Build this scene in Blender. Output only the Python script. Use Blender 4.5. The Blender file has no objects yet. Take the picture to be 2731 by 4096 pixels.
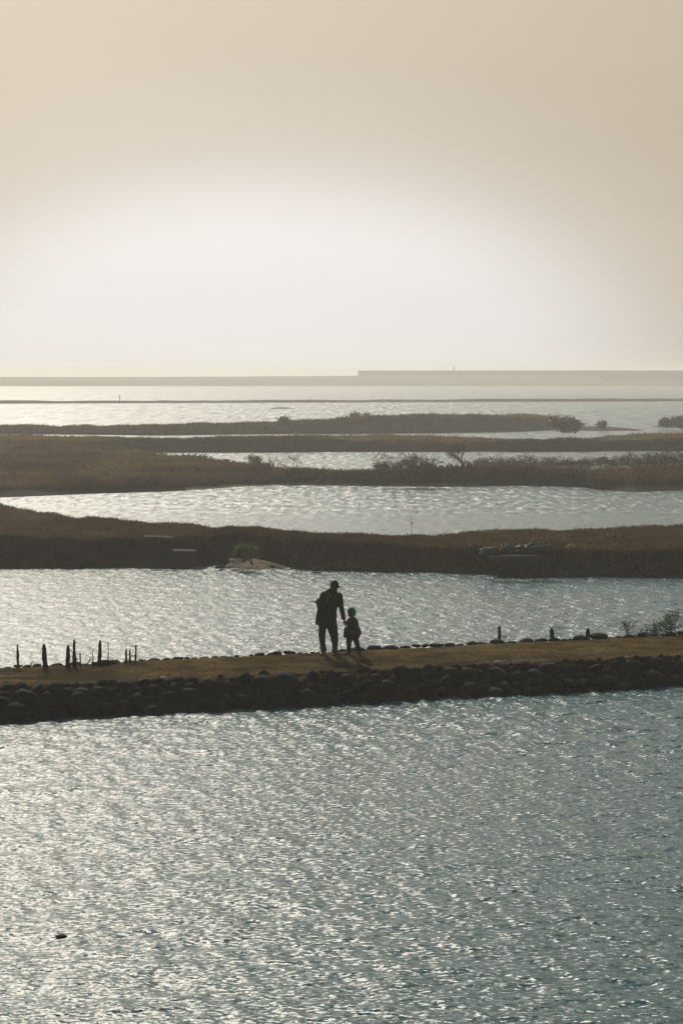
import bpy, bmesh, math, random
import numpy as np
from mathutils import Vector, Matrix, Euler

random.seed(7)
RNG = np.random.default_rng(11)
SC = bpy.context.scene
COL = SC.collection
R = math.radians

# ------------------------------------------------------------------ camera
HC = 6.9                       # camera height above the water
FPX = 2030.0                   # focal length in pixels of a 1024 high picture
HORIZON = 374.0
PITCH = math.atan((512 - HORIZON) / FPX)
cam_data = bpy.data.cameras.new('camera')
cam_data.sensor_fit = 'VERTICAL'
cam_data.sensor_height = 36.0
cam_data.lens = 36.0 * FPX / 1024
cam_data.clip_start = 0.5
cam_data.clip_end = 20000
cam = bpy.data.objects.new('camera', cam_data)
cam.location = (0, 0, HC)
cam.rotation_euler = (R(90) - PITCH, 0, 0)
COL.objects.link(cam)
SC.camera = cam

# ------------------------------------------------------------------ sky
SUN_AZ, SUN_EL = R(-13.0), R(31.0)         # azimuth left of the view axis
sun_dir = Vector((math.sin(SUN_AZ) * math.cos(SUN_EL), math.cos(SUN_AZ) * math.cos(SUN_EL), math.sin(SUN_EL)))
world = bpy.data.worlds.new('World')
SC.world = world
world.use_nodes = True
WN, WL = world.node_tree.nodes, world.node_tree.links
WN.clear()


def wn(kind, **kw):
    n = WN.new(kind)
    for k, v in kw.items():
        setattr(n, k, v)
    return n


def wmath(op, a, b=None, c=None, clamp=False):
    n = WN.new('ShaderNodeMath')
    n.operation = op
    n.use_clamp = clamp
    for i, v in enumerate((a, b, c)):
        if v is None:
            continue
        if isinstance(v, (int, float)):
            n.inputs[i].default_value = v
        else:
            WL.new(v, n.inputs[i])
    return n.outputs[0]


sky = wn('ShaderNodeTexSky', sky_type='NISHITA', sun_disc=False, sun_elevation=SUN_EL,
         sun_rotation=SUN_AZ, altitude=0, air_density=1.0, dust_density=4.0, ozone_density=1.0)
tc = wn('ShaderNodeTexCoord')
sep = wn('ShaderNodeSeparateXYZ')
WL.new(tc.outputs['Generated'], sep.inputs[0])
dx, dy, dz = sep.outputs
# sunlit haze veil: bright low down under the sun, fading with the angle from there
az = wmath('ARCTAN2', dx, dy)
azn = wmath('DIVIDE', wmath('ADD', az, R(2.1)), R(7.4))
eln = wmath('DIVIDE', wmath('MAXIMUM', dz, 0.0), math.sin(R(3.9)))
rad = wmath('SQRT', wmath('ADD', wmath('MULTIPLY', azn, azn), wmath('MULTIPLY', eln, eln)))
glow = wn('ShaderNodeValToRGB')
glow.color_ramp.interpolation = 'B_SPLINE'
WL.new(wmath('DIVIDE', rad, 12.0), glow.inputs[0])
el = glow.color_ramp.elements
el[0].position = 0.0
el[0].color = (0.785, 0.78, 0.785, 1)
el[1].position = 1.0
el[1].color = (0.05, 0.062, 0.07, 1)
for p, c in ((0.08, (0.775, 0.765, 0.765)), (0.105, (0.69, 0.665, 0.64)), (0.13, (0.56, 0.51, 0.44)), (0.17, (0.48, 0.41, 0.315)),
             (0.23, (0.465, 0.39, 0.28)), (0.31, (0.49, 0.42, 0.315)), (0.45, (0.53, 0.54, 0.50)), (0.63, (0.46, 0.56, 0.58)), (0.86, (0.22, 0.30, 0.325))):
    e = el.new(p)
    e.color = c + (1,)
mixs = wn('ShaderNodeMix', data_type='RGBA', blend_type='MIX')
mixs.inputs[0].default_value = 0.965
bgs = wn('ShaderNodeMix', data_type='RGBA', blend_type='MULTIPLY')
bgs.inputs[0].default_value = 1.0
WL.new(sky.outputs[0], bgs.inputs[6])
bgs.inputs[7].default_value = (0.105, 0.10, 0.095, 1)
WL.new(bgs.outputs[2], mixs.inputs[6])
WL.new(glow.outputs[0], mixs.inputs[7])
# brighter haze round the sun itself, above the picture
dot = wn('ShaderNodeVectorMath', operation='DOT_PRODUCT')
WL.new(tc.outputs['Generated'], dot.inputs[0])
dot.inputs[1].default_value = sun_dir
ang = wmath('ARCCOSINE', wmath('MINIMUM', dot.outputs['Value'], 0.99999))
lobe = wmath('ADD', wmath('MULTIPLY', wmath('EXPONENT', wmath('MULTIPLY', wmath('POWER', wmath('DIVIDE', ang, R(11)), 2.0), -1.0)), 1.4),
             wmath('MULTIPLY', wmath('EXPONENT', wmath('MULTIPLY', wmath('POWER', wmath('DIVIDE', ang, R(24)), 2.0), -1.0)), 0.36))
aur = wn('ShaderNodeMix', data_type='RGBA', blend_type='ADD')
aur.inputs[0].default_value = 1.0
sc_ = wn('ShaderNodeVectorMath', operation='SCALE')
sc_.inputs[0].default_value = (0.93, 0.95, 0.93)
WL.new(lobe, sc_.inputs['Scale'])
WL.new(mixs.outputs[2], aur.inputs[6])
WL.new(sc_.outputs[0], aur.inputs[7])
bg = wn('ShaderNodeBackground')
bg.inputs[1].default_value = 1.0
# faint uneven haze streaks
hzmap = wn('ShaderNodeMapping')
hzmap.inputs['Scale'].default_value = (3.0, 3.0, 22.0)
WL.new(tc.outputs['Generated'], hzmap.inputs[0])
hzn = wn('ShaderNodeTexNoise')
hzn.inputs['Scale'].default_value = 1.0
hzn.inputs['Detail'].default_value = 3.0
WL.new(hzmap.outputs[0], hzn.inputs['Vector'])
hzs = wn('ShaderNodeVectorMath', operation='SCALE')
WL.new(aur.outputs[2], hzs.inputs[0])
WL.new(wmath('MULTIPLY_ADD', hzn.outputs['Fac'], 0.11, 0.945), hzs.inputs['Scale'])
WL.new(hzs.outputs[0], bg.inputs[0])
out = wn('ShaderNodeOutputWorld')
WL.new(bg.outputs[0], out.inputs[0])

# ------------------------------------------------------------------ sun
sd = bpy.data.lights.new('sun', 'SUN')
sd.energy = 2.7
sd.angle = R(0.53)
sd.color = (1.0, 0.90, 0.75)
so = bpy.data.objects.new('sun', sd)
so.rotation_euler = sun_dir.to_track_quat('Z', 'Y').to_euler()
so.location = sun_dir * 100
COL.objects.link(so)

SC.render.engine = 'CYCLES'
SC.view_settings.view_transform = 'Standard'
SC.view_settings.look = 'None'
SC.view_settings.gamma = 1.0
SC.view_settings.exposure = 0.0
SC.view_settings.use_curve_mapping = False
SC.cycles.max_bounces = 6
SC.cycles.volume_bounces = 1
SC.cycles.sample_clamp_indirect = 4.0
SC.cycles.sample_clamp_direct = 1.0


# ================================================================== helpers
def pix(x, y, z=0.0):
    """point of the place seen at picture point (x, y) (682 x 1024) at height z"""
    cp, sp = math.cos(PITCH), math.sin(PITCH)
    a, b = (x - 341) / FPX, (512 - y) / FPX
    d = Vector((a, cp + b * sp, -sp + b * cp))
    t = (z - HC) / d.z
    return Vector((0, 0, HC)) + d * t


def pix_d(x, y, Y):
    """point seen at picture point (x, y) at distance Y"""
    cp, sp = math.cos(PITCH), math.sin(PITCH)
    a, b = (x - 341) / FPX, (512 - y) / FPX
    d = Vector((a, cp + b * sp, -sp + b * cp))
    return Vector((0, 0, HC)) + d * (Y / d.y)


def K(lst, k=0.43537):
    return [(a * k, b * k) for a, b in lst]


def zs(lst):
    """(display x, metres) -> (picture x, metres)"""
    return [(a * 0.43537, b) for a, b in lst]


def interp(lst, x):
    xs = [p[0] for p in lst]
    ys = [p[1] for p in lst]
    return float(np.interp(x, xs, ys))


def np_mesh(name, verts, tris, smooth=False, quads=False):
    verts = np.asarray(verts, dtype=np.float32).reshape(-1, 3)
    n = 4 if quads else 3
    tris = np.asarray(tris, dtype=np.int32).reshape(-1, n)
    me = bpy.data.meshes.new(name)
    me.vertices.add(len(verts))
    me.vertices.foreach_set('co', verts.ravel())
    me.loops.add(tris.size)
    me.loops.foreach_set('vertex_index', tris.ravel())
    me.polygons.add(len(tris))
    me.polygons.foreach_set('loop_start', np.arange(0, tris.size, n, dtype=np.int32))
    me.polygons.foreach_set('loop_total', np.full(len(tris), n, dtype=np.int32))
    me.update(calc_edges=True)
    me.validate()
    if smooth:
        me.polygons.foreach_set('use_smooth', np.ones(len(me.polygons), dtype=bool))
    return me


def link(name, me, mat=None, parent=None, loc=None):
    o = bpy.data.objects.new(name, me)
    COL.objects.link(o)
    if mat is not None:
        me.materials.clear()
        me.materials.append(mat)
    if loc is not None:
        o.location = loc
    if parent is not None:
        o.parent = parent
    return o


def empty(name, loc, rz=0.0):
    o = bpy.data.objects.new(name, None)
    o.location = loc
    o.rotation_euler.z = rz
    o.empty_display_size = 0.2
    COL.objects.link(o)
    return o


def tag(o, label=None, cat=None, group=None, kind=None):
    for k, v in (('label', label), ('category', cat), ('group', group), ('kind', kind)):
        if v:
            o[k] = v
    return o


def noise2(x, y, scale, seed=0, octaves=3):
    """smooth value noise on numpy arrays"""
    x = np.asarray(x, dtype=np.float64) * scale
    y = np.asarray(y, dtype=np.float64) * scale
    tot = np.zeros(np.broadcast(x, y).shape)
    amp = 1.0
    norm = 0.0
    for o in range(octaves):
        xi, yi = np.floor(x), np.floor(y)
        fx, fy = x - xi, y - yi
        fx, fy = fx * fx * (3 - 2 * fx), fy * fy * (3 - 2 * fy)

        def h(a, b):
            v = np.sin(a * 127.1 + b * 311.7 + (seed + o * 17) * 74.7) * 43758.5453
            return v - np.floor(v)
        v = (h(xi, yi) * (1 - fx) + h(xi + 1, yi) * fx) * (1 - fy) + (h(xi, yi + 1) * (1 - fx) + h(xi + 1, yi + 1) * fx) * fy
        tot += amp * v
        norm += amp
        amp *= 0.5
        x, y = x * 2.03, y * 2.03
    return tot / norm * 2 - 1


# ------------------------------------------------------------------ materials
def new_mat(name):
    m = bpy.data.materials.new(name)
    m.use_nodes = True
    nt = m.node_tree
    nt.nodes.clear()
    o = nt.nodes.new('ShaderNodeOutputMaterial')
    return m, nt, o


def ramp(nt, src, stops):
    r = nt.nodes.new('ShaderNodeValToRGB')
    e = r.color_ramp.elements
    e[0].position, e[0].color = stops[0][0], tuple(stops[0][1]) + (1,)
    e[1].position, e[1].color = stops[-1][0], tuple(stops[-1][1]) + (1,)
    for p, c in stops[1:-1]:
        k = e.new(p)
        k.color = tuple(c) + (1,)
    nt.links.new(src, r.inputs[0])
    return r.outputs[0]


def noise_node(nt, scale, detail=4, vec=None, rough=0.55, coords='pos'):
    n = nt.nodes.new('ShaderNodeTexNoise')
    n.inputs['Scale'].default_value = scale
    n.inputs['Detail'].default_value = detail
    n.inputs['Roughness'].default_value = rough
    if vec is None:
        if coords == 'pos':
            vec = nt.nodes.new('ShaderNodeNewGeometry').outputs['Position']
        else:
            vec = nt.nodes.new('ShaderNodeTexCoord').outputs['Object']
    nt.links.new(vec, n.inputs['Vector'])
    return n


def earth(name, stops, scale=1.5, rough=0.95, bump=0.3, bscale=12, coords='pos', spec=0.08, sand=None, object_random=0.0):
    m, nt, o = new_mat(name)
    p = nt.nodes.new('ShaderNodeBsdfPrincipled')
    p.inputs['Roughness'].default_value = rough
    p.inputs['Specular IOR Level'].default_value = spec
    n = noise_node(nt, scale, 6, coords=coords, rough=0.65)
    c = ramp(nt, n.outputs['Fac'], stops)
    if object_random:
        oi = nt.nodes.new('ShaderNodeObjectInfo')
        mr = nt.nodes.new('ShaderNodeMapRange')
        mr.inputs[3].default_value = 1 - object_random
        mr.inputs[4].default_value = 1 + object_random
        nt.links.new(oi.outputs['Random'], mr.inputs[0])
        hsv = nt.nodes.new('ShaderNodeHueSaturation')
        nt.links.new(mr.outputs[0], hsv.inputs['Value'])
        nt.links.new(c, hsv.inputs['Color'])
        c = hsv.outputs[0]
    if sand:                                  # bare sand along the low shore, in patches
        col, ztop = sand
        g = nt.nodes.new('ShaderNodeNewGeometry')
        s = nt.nodes.new('ShaderNodeSeparateXYZ')
        nt.links.new(g.outputs['Position'], s.inputs[0])
        n2 = noise_node(nt, 0.22, 3)
        mp = nt.nodes.new('ShaderNodeMath')
        mp.operation = 'MULTIPLY_ADD'
        nt.links.new(n2.outputs['Fac'], mp.inputs[0])
        mp.inputs[1].default_value = ztop * 4
        mp.inputs[2].default_value = -ztop * 1.35
        lt = nt.nodes.new('ShaderNodeMath')
        lt.operation = 'LESS_THAN'
        nt.links.new(s.outputs[2], lt.inputs[0])
        nt.links.new(mp.outputs[0], lt.inputs[1])
        mx = nt.nodes.new('ShaderNodeMix')
        mx.data_type = 'RGBA'
        cx = nt.nodes.new('ShaderNodeMath')
        cx.operation = 'COMPARE'                  # only the open middle reach of the shore has a beach
        nt.links.new(s.outputs[0], cx.inputs[0])
        cx.inputs[1].default_value = -0.3
        cx.inputs[2].default_value = 9.0
        ml = nt.nodes.new('ShaderNodeMath')
        ml.operation = 'MULTIPLY'
        nt.links.new(lt.outputs[0], ml.inputs[0])
        nt.links.new(cx.outputs[0], ml.inputs[1])
        nt.links.new(ml.outputs[0], mx.inputs[0])
        nt.links.new(c, mx.inputs[6])
        mx.inputs[7].default_value = tuple(col) + (1,)
        c = mx.outputs[2]
    nt.links.new(c, p.inputs['Base Color'])
    if bump:
        b = nt.nodes.new('ShaderNodeBump')
        b.inputs['Strength'].default_value = bump
        b.inputs['Distance'].default_value = 0.05
        nb = noise_node(nt, bscale, 5, coords=coords)
        nt.links.new(nb.outputs['Fac'], b.inputs['Height'])
        nt.links.new(b.outputs[0], p.inputs['Normal'])
    nt.links.new(p.outputs[0], o.inputs[0])
    return m


def leafy(name, stops, scale=0.6, trans=0.35, rough=0.7):
    m, nt, o = new_mat(name)
    n = noise_node(nt, scale, 4)
    c = ramp(nt, n.outputs['Fac'], stops)
    p = nt.nodes.new('ShaderNodeBsdfPrincipled')
    p.inputs['Roughness'].default_value = rough
    p.inputs['Specular IOR Level'].default_value = 0.25
    nt.links.new(c, p.inputs['Base Color'])
    t = nt.nodes.new('ShaderNodeBsdfTranslucent')
    nt.links.new(c, t.inputs[0])
    mx = nt.nodes.new('ShaderNodeMixShader')
    mx.inputs[0].default_value = trans
    nt.links.new(p.outputs[0], mx.inputs[1])
    nt.links.new(t.outputs[0], mx.inputs[2])
    nt.links.new(mx.outputs[0], o.inputs[0])
    return m


def cloth(name, a, b=None, scale=25, rough=0.9, trans=0.0):
    b = b or [v * 1.5 for v in a]
    m, nt, o = new_mat(name)
    n = noise_node(nt, scale, 4, coords='obj')
    c = ramp(nt, n.outputs['Fac'], [(0.3, a), (0.7, b)])
    p = nt.nodes.new('ShaderNodeBsdfPrincipled')
    p.inputs['Roughness'].default_value = rough
    p.inputs['Specular IOR Level'].default_value = 0.2
    nt.links.new(c, p.inputs['Base Color'])
    sh = p.outputs[0]
    if trans:
        t = nt.nodes.new('ShaderNodeBsdfTranslucent')
        nt.links.new(c, t.inputs[0])
        mx = nt.nodes.new('ShaderNodeMixShader')
        mx.inputs[0].default_value = trans
        nt.links.new(sh, mx.inputs[1])
        nt.links.new(t.outputs[0], mx.inputs[2])
        sh = mx.outputs[0]
    nt.links.new(sh, o.inputs[0])
    return m


def water_material():
    m, nt, o = new_mat('water')
    L = nt.links
    p = nt.nodes.new('ShaderNodeBsdfPrincipled')
    p.inputs['Base Color'].default_value = (0.010, 0.086, 0.100, 1)
    p.inputs['IOR'].default_value = 1.333
    g = nt.nodes.new('ShaderNodeNewGeometry')
    at = nt.nodes.new('ShaderNodeAttribute')
    at.attribute_name = 'far'

    def slope(scale_vec, detail, amount, rot=0.0, amount_sock=None, rgh=0.6):
        mp = nt.nodes.new('ShaderNodeMapping')
        mp.inputs['Scale'].default_value = scale_vec
        mp.inputs['Rotation'].default_value = (0, 0, rot)
        L.new(g.outputs['Position'], mp.inputs['Vector'])
        n = noise_node(nt, 1.0, detail, mp.outputs[0], rough=rgh)
        v = nt.nodes.new('ShaderNodeVectorMath')
        v.operation = 'SUBTRACT'
        L.new(n.outputs['Color'], v.inputs[0])
        v.inputs[1].default_value = (0.5, 0.5, 0.5)
        s = nt.nodes.new('ShaderNodeVectorMath')
        s.operation = 'MULTIPLY'
        L.new(v.outputs[0], s.inputs[0])
        s.inputs[1].default_value = (amount[0], amount[1], 0)
        r = s.outputs[0]
        if amount_sock is not None:
            q = nt.nodes.new('ShaderNodeVectorMath')
            q.operation = 'SCALE'
            L.new(r, q.inputs[0])
            L.new(amount_sock, q.inputs['Scale'])
            r = q.outputs[0]
        return r

    rr = nt.nodes.new('ShaderNodeMapRange')
    rr.inputs[3].default_value = 0.27
    rr.inputs[4].default_value = 0.36
    L.new(at.outputs['Fac'], rr.inputs[0])
    L.new(rr.outputs[0], p.inputs['Roughness'])
    fine = slope((10.0, 19.0, 1), 3, (2.1, 1.3), 0.2)
    farw = slope((2.2, 0.55, 1), 5, (2.4, 1.6), 0.08, at.outputs['Fac'], 0.7)
    av = nt.nodes.new('ShaderNodeAttribute')
    av.attribute_name = 'vast'
    wide = slope((0.9, 0.05, 1), 3, (1.6, 1.3), 0.02, av.outputs['Fac'], 0.6)
    a0 = nt.nodes.new('ShaderNodeVectorMath')
    a0.operation = 'ADD'
    L.new(fine, a0.inputs[0])
    L.new(wide, a0.inputs[1])
    fine = a0.outputs[0]
    a1 = nt.nodes.new('ShaderNodeVectorMath')
    a1.operation = 'ADD'
    L.new(fine, a1.inputs[0])
    L.new(farw, a1.inputs[1])
    a2 = nt.nodes.new('ShaderNodeVectorMath')
    a2.operation = 'ADD'
    L.new(a1.outputs[0], a2.inputs[0])
    L.new(g.outputs['Normal'], a2.inputs[1])
    nn = nt.nodes.new('ShaderNodeVectorMath')
    nn.operation = 'NORMALIZE'
    L.new(a2.outputs[0], nn.inputs[0])
    L.new(nn.outputs[0], p.inputs['Normal'])
    p.inputs['Coat Weight'].default_value = 0.08
    p.inputs['Coat Roughness'].default_value = 0.12
    p.inputs['Coat IOR'].default_value = 1.33
    L.new(nn.outputs[0], p.inputs['Coat Normal'])
    L.new(p.outputs[0], o.inputs[0])
    return m


# ================================================================== water
def axis(dense, coarse_lo, coarse_hi, grow=1.12):
    lo, hi = dense[0], dense[-1]
    left, right = [], []
    s, x = dense[1] - dense[0], lo
    while x > coarse_lo:
        s *= grow
        x -= s
        left.append(max(x, coarse_lo))
    s, x = dense[-1] - dense[-2], hi
    while x < coarse_hi:
        s *= grow
        x += s
        right.append(min(x, coarse_hi))
    return np.array(left[::-1] + list(dense) + right)


def build_water():
    X = axis(np.arange(-13.5, 13.5, 0.055), -3000, 3000, 1.18)
    yd = [17.0]
    while yd[-1] < 95:
        yd.append(yd[-1] + 0.036 + max(0, yd[-1] - 20) * 0.0011)
    Y = axis(np.array(yd), -200, 5200, 1.06)
    GX, GY = np.meshgrid(X, Y)
    sx = np.gradient(X)[None, :] + 0 * GX
    sy = np.gradient(Y)[:, None] + 0 * GX
    Z = np.zeros_like(GX)
    DX = np.zeros_like(GX)
    DY = np.zeros_like(GX)
    nw = 72
    # wind chop running towards the camera and a little to the right
    gust = 0.95 + 0.6 * noise2(GX, GY * 0.7, 0.13, 3, 3)
    for i in range(nw):
        lam = 0.17 * (1.9 / 0.17) ** ((i + RNG.random()) / nw)
        k = 2 * math.pi / lam
        th = math.radians(-97) + RNG.normal(0, 0.72)
        kx, ky = k * math.cos(th), k * math.sin(th)
        slope = 0.030 * (1.0 if lam < 0.36 else (0.36 / lam) ** 0.75)
        a = slope / k
        w = np.clip(1.6 - np.maximum(sx, sy) / (lam * 0.33), 0, 1)
        ph = kx * GX + ky * GY + RNG.random() * 6.283
        s, c = np.sin(ph), np.cos(ph)
        Z += a * w * gust * c
        q = 0.8 * a * w * gust
        DX -= q * kx / k * s
        DY -= q * ky / k * s
    V = np.stack([GX + DX, GY + DY, Z], -1).reshape(-1, 3)
    ny, nx = GX.shape
    idx = np.arange(nx * ny).reshape(ny, nx)
    q = np.stack([idx[:-1, :-1], idx[:-1, 1:], idx[1:, 1:], idx[1:, :-1]], -1).reshape(-1, 4)
    me = np_mesh('water', V, q, smooth=True, quads=True)
    far = np.clip((np.maximum(sx, sy) - 0.10) / 0.6, 0, 1).ravel().astype(np.float32)
    at = me.attributes.new('far', 'FLOAT', 'POINT')
    at.data.foreach_set('value', far)
    vast = np.clip((GY - 140) / 200, 0, 1).ravel().astype(np.float32)
    at = me.attributes.new('vast', 'FLOAT', 'POINT')
    at.data.foreach_set('value', vast)
    return tag(link('water', me, water_material()), kind='structure')


build_water()

# ================================================================== banks of the lagoon
class Bank:
    """strip of land between a waterline and a crest, both traced on the place"""

    def __init__(s, name, front, crest, zc, mat, x0=-260, x1=942, step=4, face_m=1.0, back=3.0, rough=0.06, seed=0, plateau=0.72, gap=None):
        s.name = name
        cols = np.arange(x0, x1 + 1, step)
        n = len(cols)
        F = np.array([pix(x, interp(front, x), 0.0) for x in cols])
        zcs = np.array([interp(zc, x) if isinstance(zc, list) else zc for x in cols])
        C = np.array([pix(x, interp(crest, x), z) for x, z in zip(cols, zcs)])
        # keep the crest behind the waterline
        for i in range(n):
            if C[i, 1] < F[i, 1] + 0.8:
                C[i, 1] = F[i, 1] + 0.8
        ln = np.linalg.norm(C[:, :2] - F[:, :2], axis=1)
        f = np.minimum(0.5, face_m / ln)                       # share of the width taken by the steep front
        face = 0.3
        T = np.concatenate([[-0.03, 0.0], np.linspace(0.0, face, 7)[1:], np.linspace(face, 1, 18)[1:], [1.04, 1.1, 1.2]])
        P = np.zeros((len(T), n, 3))
        for j, t in enumerate(T):
            g = f * (max(t, 0) / face) if t <= face else f + (1 - f) * (min(t, 1.0) - face) / (1 - face)
            P[j] = F + (C - F) * g[:, None]
            if t < 0:
                P[j, :, 1] -= 0.5
                z = np.full(n, -0.3)
            elif t <= face:
                u = t / face
                z = zcs * plateau * (u ** 1.3)
            elif t <= 1:
                u = (t - face) / (1 - face)
                z = zcs * (plateau + (1 - plateau) * (u ** 0.8))
            else:
                P[j, :, 1] = C[:, 1] + (t - 1.0) * 5 * back
                z = zcs * (1 - ((t - 1) / 0.2) ** 1.5) - 0.35 * ((t - 1) / 0.2)
            P[j, :, 2] = z
        nz = noise2(P[:, :, 0], P[:, :, 1], 0.55, seed, 4)
        msk = np.clip(P[:, :, 2] / 0.3, 0, 1)
        P[:, :, 2] += nz * rough * 2.2 * msk
        P[:, :, 1] += noise2(P[:, :, 0], P[:, :, 1], 0.4, seed + 5, 3) * 0.35 * np.clip(1 - np.abs(T - face / 2)[:, None], 0, 1)
        s.P, s.T, s.n = P, T, n
        m, nn = P.shape[:2]
        idx = np.arange(m * nn).reshape(m, nn)
        q = np.stack([idx[:-1, :-1], idx[:-1, 1:], idx[1:, 1:], idx[1:, :-1]], -1).reshape(-1, 4)
        s.obj = tag(link(name, np_mesh(name, P, q, smooth=True, quads=True), mat), kind='structure')

    def at(s, u, t):
        """surface point; u in 0..1 along the bank, t in 0..1 from waterline to crest"""
        fu = np.clip(u, 0, 1) * (s.n - 1.001)
        ft = np.interp(t, s.T, np.arange(len(s.T)))
        ft = np.clip(ft, 0, len(s.T) - 1.001)
        iu, it = fu.astype(int), ft.astype(int)
        a, b = (fu - iu)[:, None], (ft - it)[:, None]
        P = s.P
        return (P[it, iu] * (1 - a) + P[it, iu + 1] * a) * (1 - b) + (P[it + 1, iu] * (1 - a) + P[it + 1, iu + 1] * a) * b


def blades(name, base, h, w, mat, lean=0.35, parent=None, label=None, cat='grass'):
    """a sward: one tapered, bent blade of two triangles at every base point"""
    n = len(base)
    ang = RNG.random(n) * math.pi
    hh = h * (0.55 + 0.9 * RNG.random(n)) if np.isscalar(h) else h
    ww = w * (0.6 + 0.8 * RNG.random(n))
    d = np.stack([np.cos(ang), np.sin(ang), np.zeros(n)], -1)
    ln = np.stack([RNG.normal(0.12, 1, n), RNG.normal(0, 1, n), np.zeros(n)], -1) * (lean * hh)[:, None]
    up = np.zeros((n, 3))
    up[:, 2] = hh
    v0 = base - d * ww[:, None] / 2
    v1 = base + d * ww[:, None] / 2
    v2 = base + up * 0.6 + ln * 0.35 + d * ww[:, None] * 0.4
    v3 = base + up + ln
    V = np.stack([v0, v1, v2, v3], 1).reshape(-1, 3)
    i = np.arange(n)[:, None] * 4
    Tr = np.concatenate([i + [0, 1, 2], i + [0, 2, 3]], 1).reshape(-1, 3)
    o = link(name, np_mesh(name, V, Tr), mat, parent)
    if parent is None:
        tag(o, label, cat, kind='stuff')
    return o


soil2 = earth('bank soil', [(0.3, (0.018, 0.016, 0.013)), (0.55, (0.035, 0.029, 0.021)), (0.8, (0.07, 0.055, 0.036))], 0.9, bump=0.6, bscale=6)
soil3 = earth('shore soil', [(0.3, (0.02, 0.018, 0.014)), (0.6, (0.04, 0.033, 0.023)), (0.8, (0.07, 0.055, 0.036))], 0.5, bump=0.6, bscale=4,
              sand=((0.36, 0.29, 0.20), 0.12))
soil4 = earth('far bank soil', [(0.3, (0.03, 0.024, 0.018)), (0.7, (0.08, 0.058, 0.035))], 0.3, bump=0.4, bscale=3)
grass_brown = leafy('dry brown grass', [(0.30, (0.05, 0.032, 0.018)), (0.45, (0.15, 0.088, 0.042)), (0.58, (0.10, 0.075, 0.035)), (0.72, (0.22, 0.14, 0.065))], 0.55, 0.4)
grass_mixed = leafy('mixed grass', [(0.30, (0.07, 0.042, 0.016)), (0.45, (0.25, 0.13, 0.04)), (0.60, (0.15, 0.14, 0.03)), (0.72, (0.33, 0.19, 0.055))], 0.22, 0.5)
grass_olive = leafy('olive grass', [(0.30, (0.09, 0.08, 0.022)), (0.5, (0.20, 0.165, 0.04)), (0.62, (0.27, 0.17, 0.05)), (0.72, (0.16, 0.175, 0.04))], 0.12, 0.5)
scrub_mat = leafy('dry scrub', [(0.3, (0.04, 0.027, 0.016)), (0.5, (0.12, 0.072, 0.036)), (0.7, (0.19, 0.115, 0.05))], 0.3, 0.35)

# second bank, just behind the path
bank_a = Bank('grassy_bank', K([(-600, 1304), (0, 1304), (300, 1303), (440, 1305), (490, 1294), (560, 1290), (640, 1296), (720, 1308), (800, 1311), (1000, 1315), (1200, 1324), (1400, 1326), (2200, 1328)]),
              K([(-600, 1118), (-60, 1142), (0, 1155), (80, 1177), (200, 1190), (290, 1202), (330, 1200), (430, 1206), (520, 1219), (580, 1223), (650, 1224), (800, 1230), (920, 1233), (960, 1229), (1100, 1220), (1250, 1214), (1280, 1219), (1400, 1217), (1500, 1212), (1568, 1210), (2200, 1200)]),
              zs([(-600, 1.3), (0, 1.26), (500, 1.18), (900, 1.05), (1568, 1.1), (2200, 1.1)]), soil2, face_m=1.1, seed=2, rough=0.09, plateau=0.8)


def sward(bank, n, h, w, mat, label, t0=0.2, t1=1.03, u0=0.0, u1=1.0, thin=0.0, scale=0.5, seed=0, lean=0.35, hvar=0.5, name='grass', parent=None):
    u = u0 + (u1 - u0) * RNG.random(n)
    t = t0 + (t1 - t0) * RNG.random(n) ** 0.9
    p = bank.at(u, t)
    d = noise2(p[:, 0], p[:, 1], scale, seed, 3)
    keep = d > thin + RNG.normal(0, 0.15, n) - 0.25
    p, d = p[keep], d[keep]
    hh = h * np.clip(0.75 + hvar * d + 0.35 * RNG.normal(size=len(d)), 0.2, 1.9)
    p[:, 2] -= 0.02
    return blades(name, p, hh, w, mat, lean, parent, label)


def clumps(bank, n, per, h, w, rad, mat, label, t0, t1, u0=0.0, u1=1.0):
    u = u0 + (u1 - u0) * RNG.random(n)
    t = t0 + (t1 - t0) * RNG.random(n)
    p = bank.at(u, t)
    k = np.repeat(np.arange(n), per)
    sz = (0.5 + RNG.random(n) ** 2 * 1.1)[k]
    b = p[k].copy()
    b[:, 0] += RNG.normal(0, 1, len(k)) * rad * 1.5 * sz
    b[:, 1] += RNG.normal(0, 1, len(k)) * rad * sz
    b[:, 2] -= 0.03
    blades('tussocks', b, h * sz * (0.5 + 0.8 * RNG.random(len(k))), w, mat, 0.45, None, label)


sward(bank_a, 200000, 0.11, 0.014, grass_brown, 'dry brown grass covering the dark bank behind the path', 0.27, 1.03, scale=0.45, seed=4, thin=-0.35)
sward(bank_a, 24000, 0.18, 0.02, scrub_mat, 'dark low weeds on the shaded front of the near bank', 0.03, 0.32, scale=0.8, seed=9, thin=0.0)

clumps(bank_a, 420, 70, 0.10, 0.014, 0.13, scrub_mat, 'dark tussocks scattered over the near bank', 0.28, 1.0)
clumps(bank_a, 260, 60, 0.09, 0.014, 0.16, grass_olive, 'olive tussocks scattered over the near bank', 0.33, 1.0)

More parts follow.
